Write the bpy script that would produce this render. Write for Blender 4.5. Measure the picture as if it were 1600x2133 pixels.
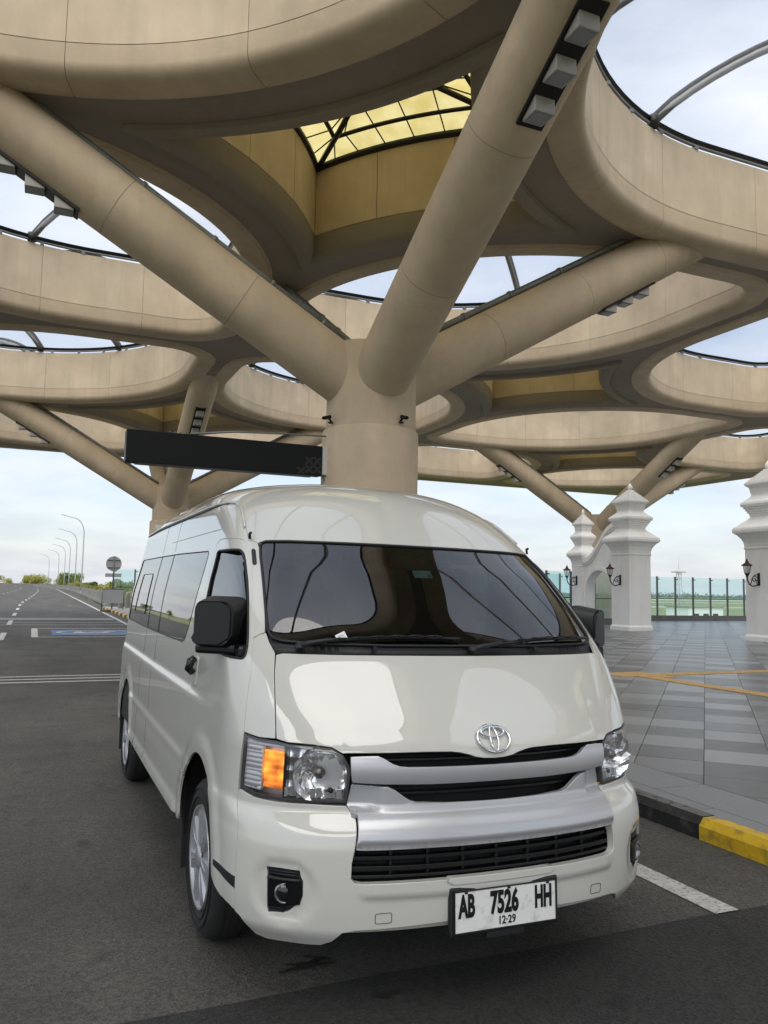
import bpy, bmesh, math, random
import numpy as np
from mathutils import Vector, Matrix
from mathutils.geometry import delaunay_2d_cdt

for o in list(bpy.data.objects):
    bpy.data.objects.remove(o)
scene = bpy.context.scene
R = math.radians

# ------------------------------------------------------------------ camera
cam_data = bpy.data.cameras.new('camera')
cam = bpy.data.objects.new('camera', cam_data)
scene.collection.objects.link(cam)
scene.camera = cam
cam_data.sensor_fit = 'HORIZONTAL'
cam_data.sensor_width = 36.0
cam_data.lens = 36.0 * 1683.9 / 1600.0
cam_data.clip_start = 0.05
cam_data.clip_end = 6000.0
_yaw, _pit, _rol = R(23.307), R(5.415), R(1.054)
_f = Vector((math.sin(_yaw) * math.cos(_pit), math.cos(_yaw) * math.cos(_pit), math.sin(_pit)))
_r = Vector((math.cos(_yaw), -math.sin(_yaw), 0))
_u = _r.cross(_f)
_r2 = _r * math.cos(_rol) + _u * math.sin(_rol)
_u2 = _u * math.cos(_rol) - _r * math.sin(_rol)
_m = Matrix((_r2, _u2, -_f)).transposed().to_4x4()
_m.translation = Vector((-1.6577, -2.6412, 1.5318))
cam.matrix_world = _m

# ------------------------------------------------------------------ world
SUN_EL, SUN_AZ = R(52), R(205)          # azimuth clockwise from +Y
world = bpy.data.worlds.new('World')
scene.world = world
world.use_nodes = True
wn = world.node_tree.nodes; wl = world.node_tree.links
wn.clear()
w_out = wn.new('ShaderNodeOutputWorld')
w_bg = wn.new('ShaderNodeBackground'); w_bg.inputs['Strength'].default_value = 0.095
w_sky = wn.new('ShaderNodeTexSky'); w_sky.sky_type = 'NISHITA'; w_sky.sun_disc = False
w_sky.sun_elevation = SUN_EL; w_sky.sun_rotation = SUN_AZ
w_sky.air_density = 1.0; w_sky.dust_density = 1.2; w_sky.ozone_density = 1.0
w_tc = wn.new('ShaderNodeTexCoord')
w_sep = wn.new('ShaderNodeSeparateXYZ'); wl.new(w_tc.outputs['Generated'], w_sep.inputs[0])
def wmath(op, a, b=None, clamp=False):
    n = wn.new('ShaderNodeMath'); n.operation = op; n.use_clamp = clamp
    for i, v in enumerate((a, b)):
        if v is None: continue
        if isinstance(v, (int, float)): n.inputs[i].default_value = v
        else: wl.new(v, n.inputs[i])
    return n.outputs[0]
zc = wmath('ADD', wmath('MAXIMUM', w_sep.outputs[2], 0.0), 0.16)
w_com = wn.new('ShaderNodeCombineXYZ')
wl.new(wmath('DIVIDE', w_sep.outputs[0], zc), w_com.inputs[0])
wl.new(wmath('DIVIDE', w_sep.outputs[1], zc), w_com.inputs[1])
w_no = wn.new('ShaderNodeTexNoise'); w_no.inputs['Scale'].default_value = 0.85
w_no.inputs['Detail'].default_value = 7.0; w_no.inputs['Roughness'].default_value = 0.56
w_no.inputs['Distortion'].default_value = 0.35
wl.new(w_com.outputs[0], w_no.inputs['Vector'])
w_ramp = wn.new('ShaderNodeValToRGB')
w_ramp.color_ramp.elements[0].position = 0.36; w_ramp.color_ramp.elements[0].color = (0.30, 0.30, 0.30, 1)
w_ramp.color_ramp.elements[1].position = 0.66; w_ramp.color_ramp.elements[1].color = (0.92, 0.92, 0.92, 1)
wl.new(w_no.outputs['Fac'], w_ramp.inputs[0])
# second noise: brighter / greyer cloud bellies
w_no2 = wn.new('ShaderNodeTexNoise'); w_no2.inputs['Scale'].default_value = 1.9
w_no2.inputs['Detail'].default_value = 5.0
wl.new(w_com.outputs[0], w_no2.inputs['Vector'])
w_cr2 = wn.new('ShaderNodeValToRGB')
w_cr2.color_ramp.elements[0].position = 0.35; w_cr2.color_ramp.elements[0].color = (4.35, 4.6, 5.05, 1)
w_cr2.color_ramp.elements[1].position = 0.65; w_cr2.color_ramp.elements[1].color = (5.4, 5.5, 5.7, 1)
wl.new(w_no2.outputs['Fac'], w_cr2.inputs[0])
w_mix = wn.new('ShaderNodeMixRGB'); w_mix.blend_type = 'MIX'
# overcast luminance law: brighter towards the zenith
w_lum = wn.new('ShaderNodeMixRGB'); w_lum.blend_type = 'MULTIPLY'; w_lum.inputs[0].default_value = 1.0
zl = wmath('ADD', wmath('MULTIPLY', wmath('MAXIMUM', w_sep.outputs[2], 0.0), 1.1), 0.95)
w_gc = wn.new('ShaderNodeCombineColor')
for k in range(3): wl.new(zl, w_gc.inputs[k])
wl.new(w_cr2.outputs[0], w_lum.inputs[1]); wl.new(w_gc.outputs[0], w_lum.inputs[2])
w_hz = wmath('SUBTRACT', 0.95, wmath('MULTIPLY', w_sep.outputs[2], 4.5))
wl.new(wmath('MAXIMUM', w_ramp.outputs[0], w_hz, True), w_mix.inputs[0])
wl.new(w_sky.outputs[0], w_mix.inputs[1]); wl.new(w_lum.outputs[0], w_mix.inputs[2])
wl.new(w_mix.outputs[0], w_bg.inputs['Color'])
wl.new(w_bg.outputs[0], w_out.inputs['Surface'])

# ------------------------------------------------------------------ sun
sun_d = bpy.data.lights.new('sun', 'SUN'); sun_d.energy = 1.5; sun_d.angle = R(66); sun_d.color = (1.0, 0.93, 0.82)
sun = bpy.data.objects.new('sun', sun_d); scene.collection.objects.link(sun)
_sd = Vector((math.sin(SUN_AZ) * math.cos(SUN_EL), math.cos(SUN_AZ) * math.cos(SUN_EL), math.sin(SUN_EL)))
sun.rotation_euler = (-_sd).to_track_quat('-Z', 'Y').to_euler()

# ------------------------------------------------------------------ exposure
scene.render.engine = 'CYCLES'
scene.view_settings.view_transform = 'Standard'
scene.view_settings.look = 'None'
scene.view_settings.gamma = 1.0
scene.view_settings.exposure = 0.85
scene.render.resolution_x = 768; scene.render.resolution_y = 1024
scene.cycles.max_bounces = 8; scene.cycles.diffuse_bounces = 4; scene.cycles.glossy_bounces = 4
scene.cycles.transparent_max_bounces = 16; scene.cycles.transmission_bounces = 6

# ================================================================== helpers
COL = scene.collection
rng = random.Random(7)

def tag(o, label=None, cat=None, group=None, kind=None):
    if label: o['label'] = label
    if cat: o['category'] = cat
    if group: o['group'] = group
    if kind: o['kind'] = kind
    return o

def empty(name, loc=(0, 0, 0), rz=0.0):
    o = bpy.data.objects.new(name, None); COL.objects.link(o)
    o.location = loc; o.rotation_euler = (0, 0, rz); o.empty_display_size = 0.2
    return o

def link(name, me, mat=None, parent=None, loc=None):
    o = bpy.data.objects.new(name, me); COL.objects.link(o)
    if mat is not None and len(me.materials) == 0: me.materials.append(mat)
    if parent is not None: o.parent = parent
    if loc is not None: o.location = loc
    return o

def copy_tree(o, parent=None):
    c = o.copy(); COL.objects.link(c); c.parent = parent
    for ch in list(o.children): copy_tree(ch, c)
    return c

class MB:
    """collects simple solids into one mesh"""
    def __init__(self): self.v = []; self.f = []; self.sm = []
    def add(self, vs, fs, smooth=False):
        b = len(self.v); self.v += [tuple(map(float, p)) for p in vs]
        self.f += [tuple(i + b for i in f) for f in fs]; self.sm += [smooth] * len(fs)
        return self
    def box(self, c, s, rot=None, bev=0.0):
        hx, hy, hz = s[0] / 2, s[1] / 2, s[2] / 2
        M = rot if rot is not None else Matrix.Identity(3)
        if bev <= 0:
            P = [M @ Vector((x * hx, y * hy, z * hz)) + Vector(c) for x in (-1, 1) for y in (-1, 1) for z in (-1, 1)]
            return self.add(P, [(0, 1, 3, 2), (4, 6, 7, 5), (0, 4, 5, 1), (2, 3, 7, 6), (0, 2, 6, 4), (1, 5, 7, 3)])
        b = min(bev, hx * .9, hy * .9, hz * .9)
        bm = bmesh.new(); bmesh.ops.create_cube(bm, size=1.0)
        for v in bm.verts: v.co = Vector((v.co.x * s[0], v.co.y * s[1], v.co.z * s[2]))
        bmesh.ops.bevel(bm, geom=list(bm.edges), offset=b, segments=2, affect='EDGES', profile=0.6)
        bm.verts.index_update()
        P = [M @ v.co + Vector(c) for v in bm.verts]; F = [[l.vert.index for l in f.loops] for f in bm.faces]
        bm.free(); return self.add(P, F, False)
    def tube(self, pts, r, n=8, cap=True, smooth=True, closed=False):
        pts = [Vector(p) for p in pts]; rs = r if isinstance(r, (list, tuple)) else [r] * len(pts)
        m = len(pts); rings = []
        up = None
        for i, p in enumerate(pts):
            if closed: t = pts[(i + 1) % m] - pts[(i - 1) % m]
            else: t = pts[min(i + 1, m - 1)] - pts[max(i - 1, 0)]
            if t.length < 1e-9: t = Vector((0, 0, 1))
            t.normalize()
            if up is None:
                a = Vector((0, 0, 1)) if abs(t.z) < .9 else Vector((1, 0, 0))
                up = (a - t * a.dot(t)).normalized()
            else: 
                up = (up - t * up.dot(t))
                up = up.normalized() if up.length > 1e-6 else t.orthogonal().normalized()
            q = t.cross(up)
            rings.append([p + (up * math.cos(2 * math.pi * k / n) + q * math.sin(2 * math.pi * k / n)) * rs[i] for k in range(n)])
        V = [v for rg in rings for v in rg]; F = []
        for i in range(m if closed else m - 1):
            j = (i + 1) % m
            for k in range(n):
                k2 = (k + 1) % n; F.append((i * n + k, i * n + k2, j * n + k2, j * n + k))
        self.add(V, F, smooth)
        if cap and not closed:
            b = len(self.v) - len(V)
            self.f += [tuple(b + k for k in reversed(range(n))), tuple(b + (m - 1) * n + k for k in range(n))]; self.sm += [False, False]
        return self
    def lathe(self, prof, n=32, axis='z', c=(0, 0, 0), smooth=True, sq=False):
        V = []; F = []; c = Vector(c)
        for (r, h) in prof:
            for k in range(n):
                a = 2 * math.pi * (k + (.5 if sq else 0)) / n
                x, y = r * math.cos(a), r * math.sin(a)
                V.append(c + (Vector((x, y, h)) if axis == 'z' else Vector((h, x, y)) if axis == 'x' else Vector((x, h, y))))
        for i in range(len(prof) - 1):
            for k in range(n):
                k2 = (k + 1) % n; F.append((i * n + k, i * n + k2, (i + 1) * n + k2, (i + 1) * n + k))
        return self.add(V, F, smooth)
    def prism(self, poly, h0, h1, axis='z'):
        n = len(poly)
        def mk(p, h): return (p[0], p[1], h) if axis == 'z' else (p[0], h, p[1]) if axis == 'y' else (h, p[0], p[1])
        V = [mk(p, h0) for p in poly] + [mk(p, h1) for p in poly]
        F = [tuple(reversed(range(n))), tuple(range(n, 2 * n))] + [(i, (i + 1) % n, n + (i + 1) % n, n + i) for i in range(n)]
        return self.add(V, F)
    def mesh(self, name='mesh', fix=True):
        me = bpy.data.meshes.new(name); me.from_pydata(self.v, [], self.f)
        me.polygons.foreach_set('use_smooth', self.sm)
        if fix:
            bm = bmesh.new(); bm.from_mesh(me); bmesh.ops.recalc_face_normals(bm, faces=bm.faces); bm.to_mesh(me); bm.free()
        me.update(); return me
    def build(self, name, mat, parent=None, loc=None, fix=True, sharp=None):
        me = self.mesh(name, fix)
        if sharp is not None: me.set_sharp_from_angle(angle=R(sharp))
        return link(name, me, mat, parent, loc)

# ------------------------------------------------------------------ materials
def new_mat(name):
    m = bpy.data.materials.new(name); m.use_nodes = True
    nt = m.node_tree; nt.nodes.clear()
    out = nt.nodes.new('ShaderNodeOutputMaterial'); out.location = (600, 0)
    return m, nt, out
def setin(node, **kw):
    for k, v in kw.items():
        k = k.replace('_', ' ')
        if k in node.inputs: node.inputs[k].default_value = v
def pbr(name, col, rough=.5, metal=0.0, coat=0.0, spec=.5, emis=None, estr=0.0, coat_rough=.03):
    m, nt, out = new_mat(name)
    b = nt.nodes.new('ShaderNodeBsdfPrincipled'); nt.links.new(b.outputs[0], out.inputs[0])
    c = tuple(col) + ((1,) if len(col) == 3 else ())
    setin(b, Base_Color=c, Roughness=rough, Metallic=metal, Coat_Weight=coat, Coat_Roughness=coat_rough, Specular_IOR_Level=spec)
    if emis: setin(b, Emission_Color=tuple(emis) + (1,), Emission_Strength=estr)
    return m
def noisy(name, c0, c1, scale=3.0, rough=(.6, .8), detail=6.0, bump=0.0, bscale=40.0, metal=0.0, coord='Object', streak=None, coat=0.0, c2=None, mscale=60.0, dirt=None, objvar=0.0):
    """two-tone noise + optional fine mottling, vertical streaks, random value per object"""
    m, nt, out = new_mat(name); N = nt.nodes; L = nt.links
    b = N.new('ShaderNodeBsdfPrincipled'); L.new(b.outputs[0], out.inputs[0])
    tc = N.new('ShaderNodeTexCoord'); co = tc.outputs[coord]
    if coord == 'World':
        pass
    n1 = N.new('ShaderNodeTexNoise'); setin(n1, Scale=scale, Detail=detail, Roughness=.6); L.new(co, n1.inputs['Vector'])
    rp = N.new('ShaderNodeValToRGB'); rp.color_ramp.elements[0].position = .3; rp.color_ramp.elements[1].position = .72
    rp.color_ramp.elements[0].color = tuple(c0) + (1,); rp.color_ramp.elements[1].color = tuple(c1) + (1,)
    L.new(n1.outputs['Fac'], rp.inputs[0]); colr = rp.outputs[0]
    if c2 is not None:
        n2 = N.new('ShaderNodeTexNoise'); setin(n2, Scale=mscale, Detail=3.0); L.new(co, n2.inputs['Vector'])
        r2 = N.new('ShaderNodeValToRGB'); r2.color_ramp.elements[0].position = .52; r2.color_ramp.elements[1].position = .68
        r2.color_ramp.elements[0].color = (0, 0, 0, 1); r2.color_ramp.elements[1].color = (1, 1, 1, 1); L.new(n2.outputs['Fac'], r2.inputs[0])
        mx = N.new('ShaderNodeMixRGB'); mx.inputs[2].default_value = tuple(c2) + (1,); L.new(r2.outputs[0], mx.inputs[0]); L.new(colr, mx.inputs[1]); colr = mx.outputs[0]
    if streak is not None:
        mp = N.new('ShaderNodeMapping'); mp.inputs['Scale'].default_value = streak[1]; L.new(co, mp.inputs['Vector'])
        n3 = N.new('ShaderNodeTexNoise'); setin(n3, Scale=1.0, Detail=5.0, Roughness=.65); L.new(mp.outputs[0], n3.inputs['Vector'])
        r3 = N.new('ShaderNodeValToRGB'); r3.color_ramp.elements[0].position = .45; r3.color_ramp.elements[1].position = .75
        r3.color_ramp.elements[0].color = (0, 0, 0, 1); r3.color_ramp.elements[1].color = (streak[2],) * 3 + (1,); L.new(n3.outputs['Fac'], r3.inputs[0])
        mx = N.new('ShaderNodeMixRGB'); mx.inputs[2].default_value = tuple(streak[0]) + (1,); L.new(r3.outputs[0], mx.inputs[0]); L.new(colr, mx.inputs[1]); colr = mx.outputs[0]
    if objvar:
        oi = N.new('ShaderNodeObjectInfo'); mr = N.new('ShaderNodeMapRange'); setin(mr, To_Min=1 - objvar, To_Max=1 + objvar); L.new(oi.outputs['Random'], mr.inputs['Value'])
        hv = N.new('ShaderNodeHueSaturation'); L.new(mr.outputs[0], hv.inputs['Value']); L.new(colr, hv.inputs['Color']); colr = hv.outputs[0]
    L.new(colr, b.inputs['Base Color'])
    mr = N.new('ShaderNodeMapRange'); setin(mr, To_Min=rough[0], To_Max=rough[1]); L.new(n1.outputs['Fac'], mr.inputs['Value']); L.new(mr.outputs[0], b.inputs['Roughness'])
    setin(b, Metallic=metal, Coat_Weight=coat)
    if bump:
        n4 = N.new('ShaderNodeTexNoise'); setin(n4, Scale=bscale, Detail=4.0); L.new(co, n4.inputs['Vector'])
        bp = N.new('ShaderNodeBump'); setin(bp, Strength=bump, Distance=.02); L.new(n4.outputs['Fac'], bp.inputs['Height']); L.new(bp.outputs[0], b.inputs['Normal'])
    return m
def glass(name, tint, ior=1.5, rough=0.0, diffuse=0.0, dcol=(1, 1, 1), scale=1.0):
    """thin pane: tinted see-through + mirror reflection by Fresnel (+ a little dust)"""
    m, nt, out = new_mat(name); N = nt.nodes; L = nt.links
    t = N.new('ShaderNodeBsdfTransparent'); t.inputs[0].default_value = tuple(tint) + (1,)
    g = N.new('ShaderNodeBsdfGlossy'); setin(g, Roughness=rough); g.inputs[0].default_value = (scale, scale, scale, 1)
    lw = N.new('ShaderNodeLayerWeight'); lw.inputs['Blend'].default_value = .5; F0 = ((ior - 1) / (ior + 1)) ** 2 * 1.7
    pw = N.new('ShaderNodeMath'); pw.operation = 'POWER'; pw.inputs[1].default_value = 4.0; L.new(lw.outputs['Facing'], pw.inputs[0])
    fr = N.new('ShaderNodeMapRange'); setin(fr, To_Min=F0, To_Max=1.0); L.new(pw.outputs[0], fr.inputs['Value'])
    mx = N.new('ShaderNodeMixShader'); L.new(fr.outputs[0], mx.inputs[0]); L.new(t.outputs[0], mx.inputs[1]); L.new(g.outputs[0], mx.inputs[2])
    last = mx.outputs[0]
    if diffuse:
        d = N.new('ShaderNodeBsdfDiffuse'); d.inputs[0].default_value = tuple(dcol) + (1,)
        tl = N.new('ShaderNodeBsdfTranslucent'); tl.inputs[0].default_value = tuple(dcol) + (1,)
        m0 = N.new('ShaderNodeMixShader'); m0.inputs[0].default_value = .5; L.new(d.outputs[0], m0.inputs[1]); L.new(tl.outputs[0], m0.inputs[2])
        m2 = N.new('ShaderNodeMixShader'); m2.inputs[0].default_value = diffuse; L.new(last, m2.inputs[1]); L.new(m0.outputs[0], m2.inputs[2]); last = m2.outputs[0]
    L.new(last, out.inputs[0]); return m

M = {}
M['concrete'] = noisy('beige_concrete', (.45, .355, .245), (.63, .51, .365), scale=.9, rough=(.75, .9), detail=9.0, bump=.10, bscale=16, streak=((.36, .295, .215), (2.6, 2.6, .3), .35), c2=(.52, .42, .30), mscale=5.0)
M['concrete_wall'] = noisy('beige_fascia_panel', (.53, .425, .295), (.70, .575, .415), scale=.9, rough=(.75, .9), bump=.05, bscale=18, streak=((.36, .30, .22), (2.6, 2.6, .22), .38), objvar=.05)
M['soffit'] = noisy('shaded_soffit_concrete', (.235, .20, .16), (.31, .265, .21), scale=.5, rough=(.8, .92), bump=.05, bscale=14, c2=(.27, .235, .19), mscale=6.0)  # same concrete as the walls, darkened so the colour carries the underside's shade
M['steel'] = noisy('grey_painted_steel', (.17, .18, .175), (.25, .26, .25), scale=4, rough=(.35, .5), metal=.3)
M['black_steel'] = pbr('black_gasket', (.012, .012, .012), .5)
M['asphalt'] = None
M['white_plaster'] = noisy('white_plaster', (.85, .84, .82), (.90, .89, .875), scale=1.3, rough=(.7, .85), bump=.05, bscale=30, streak=((.66, .64, .60), (3, 3, .35), .35))
M['black_iron'] = pbr('black_cast_iron', (.013, .011, .010), .45, metal=.4)
M['lantern_copper'] = pbr('dark_copper_cap', (.07, .03, .02), .45, metal=.6)
M['fence_glass'] = glass('fence_glass', (.84, .945, .945), diffuse=.03, dcol=(.72, .86, .86))
M['fence_steel'] = pbr('fence_post_steel', (.10, .11, .115), .4, metal=.5)
M['galv'] = pbr('galvanised_pole', (.42, .44, .46), .5, metal=.3)
M['film'] = glass('etfe_film', (.95, .96, .97), ior=1.2, diffuse=.12, dcol=(.93, .94, .97))
M['amber_pane'] = None
# road asphalt: fine stones, worn lighter patches, darker stains
def asphalt(name, c0, c1, spec):
    m, nt, out = new_mat(name); N = nt.nodes; L = nt.links
    b = N.new('ShaderNodeBsdfPrincipled'); L.new(b.outputs[0], out.inputs[0])
    tc = N.new('ShaderNodeTexCoord'); co = tc.outputs['Object']
    n1 = N.new('ShaderNodeTexNoise'); setin(n1, Scale=.8, Detail=8.0, Roughness=.65); L.new(co, n1.inputs['Vector'])
    rp = N.new('ShaderNodeValToRGB'); rp.color_ramp.elements[0].position = .3; rp.color_ramp.elements[1].position = .7
    rp.color_ramp.elements[0].color = c0 + (1,); rp.color_ramp.elements[1].color = c1 + (1,); L.new(n1.outputs['Fac'], rp.inputs[0])
    vo = N.new('ShaderNodeTexVoronoi'); setin(vo, Scale=95.0); L.new(co, vo.inputs['Vector'])
    rv = N.new('ShaderNodeValToRGB'); rv.color_ramp.elements[0].position = .0; rv.color_ramp.elements[0].color = (.68, .68, .68, 1); rv.color_ramp.elements[1].position = 1.0; rv.color_ramp.elements[1].color = (1.40, 1.40, 1.36, 1)
    sp = N.new('ShaderNodeSeparateColor'); L.new(vo.outputs['Color'], sp.inputs[0]); L.new(sp.outputs[0], rv.inputs[0])
    mu = N.new('ShaderNodeMixRGB'); mu.blend_type = 'MULTIPLY'; mu.inputs[0].default_value = 1; L.new(rp.outputs[0], mu.inputs[1]); L.new(rv.outputs[0], mu.inputs[2])
    n3 = N.new('ShaderNodeTexNoise'); setin(n3, Scale=3.3, Detail=3.0); L.new(co, n3.inputs['Vector'])
    r3 = N.new('ShaderNodeValToRGB'); r3.color_ramp.elements[0].position = .63; r3.color_ramp.elements[1].position = .72; r3.color_ramp.elements[0].color = (0, 0, 0, 1); r3.color_ramp.elements[1].color = (.5, .5, .5, 1); L.new(n3.outputs['Fac'], r3.inputs[0])
    m3 = N.new('ShaderNodeMixRGB'); m3.inputs[2].default_value = (c0[0] * .45, c0[1] * .45, c0[2] * .45, 1); L.new(r3.outputs[0], m3.inputs[0]); L.new(mu.outputs[0], m3.inputs[1])
    mp = N.new('ShaderNodeMapping'); mp.inputs['Scale'].default_value = (.9, .10, 1); L.new(co, mp.inputs['Vector'])      # long wear tracks along the lane
    n5 = N.new('ShaderNodeTexNoise'); setin(n5, Scale=1.0, Detail=4.0); L.new(mp.outputs[0], n5.inputs['Vector'])
    r5 = N.new('ShaderNodeValToRGB'); r5.color_ramp.elements[0].position = .32; r5.color_ramp.elements[1].position = .68; r5.color_ramp.elements[0].color = (.80, .80, .80, 1); r5.color_ramp.elements[1].color = (1.18, 1.17, 1.15, 1); L.new(n5.outputs['Fac'], r5.inputs[0])
    m5 = N.new('ShaderNodeMixRGB'); m5.blend_type = 'MULTIPLY'; m5.inputs[0].default_value = 1; L.new(m3.outputs[0], m5.inputs[1]); L.new(r5.outputs[0], m5.inputs[2])
    vc = N.new('ShaderNodeTexVoronoi'); vc.feature = 'DISTANCE_TO_EDGE'; setin(vc, Scale=.42); nd = N.new('ShaderNodeTexNoise'); setin(nd, Scale=2.2, Detail=5.0); L.new(co, nd.inputs['Vector'])
    vm = N.new('ShaderNodeMixRGB'); vm.blend_type = 'ADD'; vm.inputs[0].default_value = .55; L.new(co, vm.inputs[1]); L.new(nd.outputs['Color'], vm.inputs[2]); L.new(vm.outputs[0], vc.inputs['Vector'])
    rc = N.new('ShaderNodeValToRGB'); rc.color_ramp.elements[0].position = .0; rc.color_ramp.elements[0].color = (.72, .72, .72, 1); rc.color_ramp.elements[1].position = .004; rc.color_ramp.elements[1].color = (1, 1, 1, 1); L.new(vc.outputs['Distance'], rc.inputs[0])
    m6 = N.new('ShaderNodeMixRGB'); m6.blend_type = 'MULTIPLY'; m6.inputs[0].default_value = 1; L.new(m5.outputs[0], m6.inputs[1]); L.new(rc.outputs[0], m6.inputs[2])
    L.new(m6.outputs[0], b.inputs['Base Color']); setin(b, Roughness=.82, Specular_IOR_Level=spec)
    bp = N.new('ShaderNodeBump'); setin(bp, Strength=.55, Distance=.006); L.new(vo.outputs['Distance'], bp.inputs['Height']); L.new(bp.outputs[0], b.inputs['Normal'])
    return m
M['asphalt'] = asphalt('worn_asphalt', (.056, .053, .049), (.096, .091, .083), .35)
M['asphalt_new'] = asphalt('dark_new_asphalt', (.026, .026, .026), (.040, .039, .038), .3)
M['paint_white'] = noisy('worn_white_road_paint', (.42, .41, .39), (.62, .61, .58), scale=9, rough=(.7, .85), c2=(.20, .20, .19), mscale=50)
M['paint_blue'] = noisy('worn_blue_road_paint', (.07, .13, .26), (.11, .19, .34), scale=6, rough=(.7, .85))
# ================================================================== canopy
X0, Y0, PITCH = 2.85, 8.40, 9.65          # first column and the lattice of the petal openings
ZB, ZT = 7.70, 9.35
GAP, RB, RS = 0.68, 5.45, 1.0             # half rib width, big and small corner radius of an opening
HS = PITCH - 2 * GAP

def hole_path(par, step=0.22):
    """closed outline of an opening about its centre: points, outward normals (into the concrete)"""
    h = HS / 2; rad = [RB, RS, RB, RS] if par == 0 else [RS, RB, RS, RB]   # LL, LR, UR, UL
    P = []; Nn = []
    cs = [(-1, -1, 180), (1, -1, 270), (1, 1, 0), (-1, 1, 90)]
    for (sx, sy, a0), r in zip(cs, rad):
        c = (sx * (h - r), sy * (h - r)); n = max(5, int(r * math.pi / 2 / step))
        for k in range(n + 1):
            a = R(a0 + 90 * k / n); P.append((c[0] + r * math.cos(a), c[1] + r * math.sin(a))); Nn.append((math.cos(a), math.sin(a)))
    return np.array(P), np.array(Nn)

def resample_path(P, Nn, n_panels, per):
    Q = np.vstack([P, P[:1]]); NQ = np.vstack([Nn, Nn[:1]])
    L = np.concatenate([[0], np.cumsum(np.hypot(*np.diff(Q, axis=0).T))]); T = L[-1]
    out = []
    for k in range(n_panels):
        l0, l1 = T * k / n_panels, T * (k + 1) / n_panels
        ls = np.linspace(l0, l1, per + 1)
        out.append((np.stack([np.interp(ls, L, Q[:, 0]), np.interp(ls, L, Q[:, 1])], 1),
                    np.stack([np.interp(ls, L, NQ[:, 0]), np.interp(ls, L, NQ[:, 1])], 1)))
    return out

FR_ = .17
RIM = [(.50, .055), (.475, .005), (.45, .0), (FR_, .0)] + [(FR_ - FR_ * math.sin(a), FR_ - FR_ * math.cos(a)) for a in [R(x) for x in (15, 30, 45, 60, 75, 90)]] + [(0, .40)]
NP = 12
def sweep(seg, prof, gap, close_ret=None):
    """strip of a profile (offset, z) along one stretch of an opening's edge, ends pulled back by gap"""
    P, Nn = seg; P = P.copy(); n = len(P)
    d0 = P[1] - P[0]; P[0] += d0 / np.linalg.norm(d0) * gap; d1 = P[-2] - P[-1]; P[-1] += d1 / np.linalg.norm(d1) * gap
    V = []; F = []; m = len(prof)
    for i in range(n):
        for (o, z) in prof: V.append((P[i][0] + Nn[i][0] * o, P[i][1] + Nn[i][1] * o, z))
    for i in range(n - 1):
        for k in range(m - 1): F.append((i * m + k, i * m + k + 1, (i + 1) * m + k + 1, (i + 1) * m + k))
    # end returns
    for i in (0, n - 1):
        b = len(V)
        for (o, z) in prof: V.append((P[i][0] + Nn[i][0] * (o + .05), P[i][1] + Nn[i][1] * (o + .05), z + .01))
        for k in range(m - 1): F.append((i * m + k, i * m + k + 1, b + k + 1, b + k))
    me = bpy.data.meshes.new('strip'); me.from_pydata(V, [], F)
    me.polygons.foreach_set('use_smooth', [True] * len(F)); me.update(); me.set_sharp_from_angle(angle=R(50))
    return me

canopy = tag(empty('concrete_canopy', (X0, Y0, ZB)), 'huge beige concrete canopy with petal shaped openings over road and plaza', 'canopy')
WALL = [(0, .41), (0, ZT - ZB)]
rim_me = {}; wall_me = {}
for par in (0, 1):
    segs = resample_path(*hole_path(par), NP, 10)
    rim_me[par] = [sweep(s, RIM, .004) for s in segs]; wall_me[par] = [sweep(s, WALL, .004) for s in segs]
for par in (0, 1):
    for me in rim_me[par]: me.materials.append(M['concrete'])
    for me in wall_me[par]: me.materials.append(M['concrete_wall'])

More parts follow.
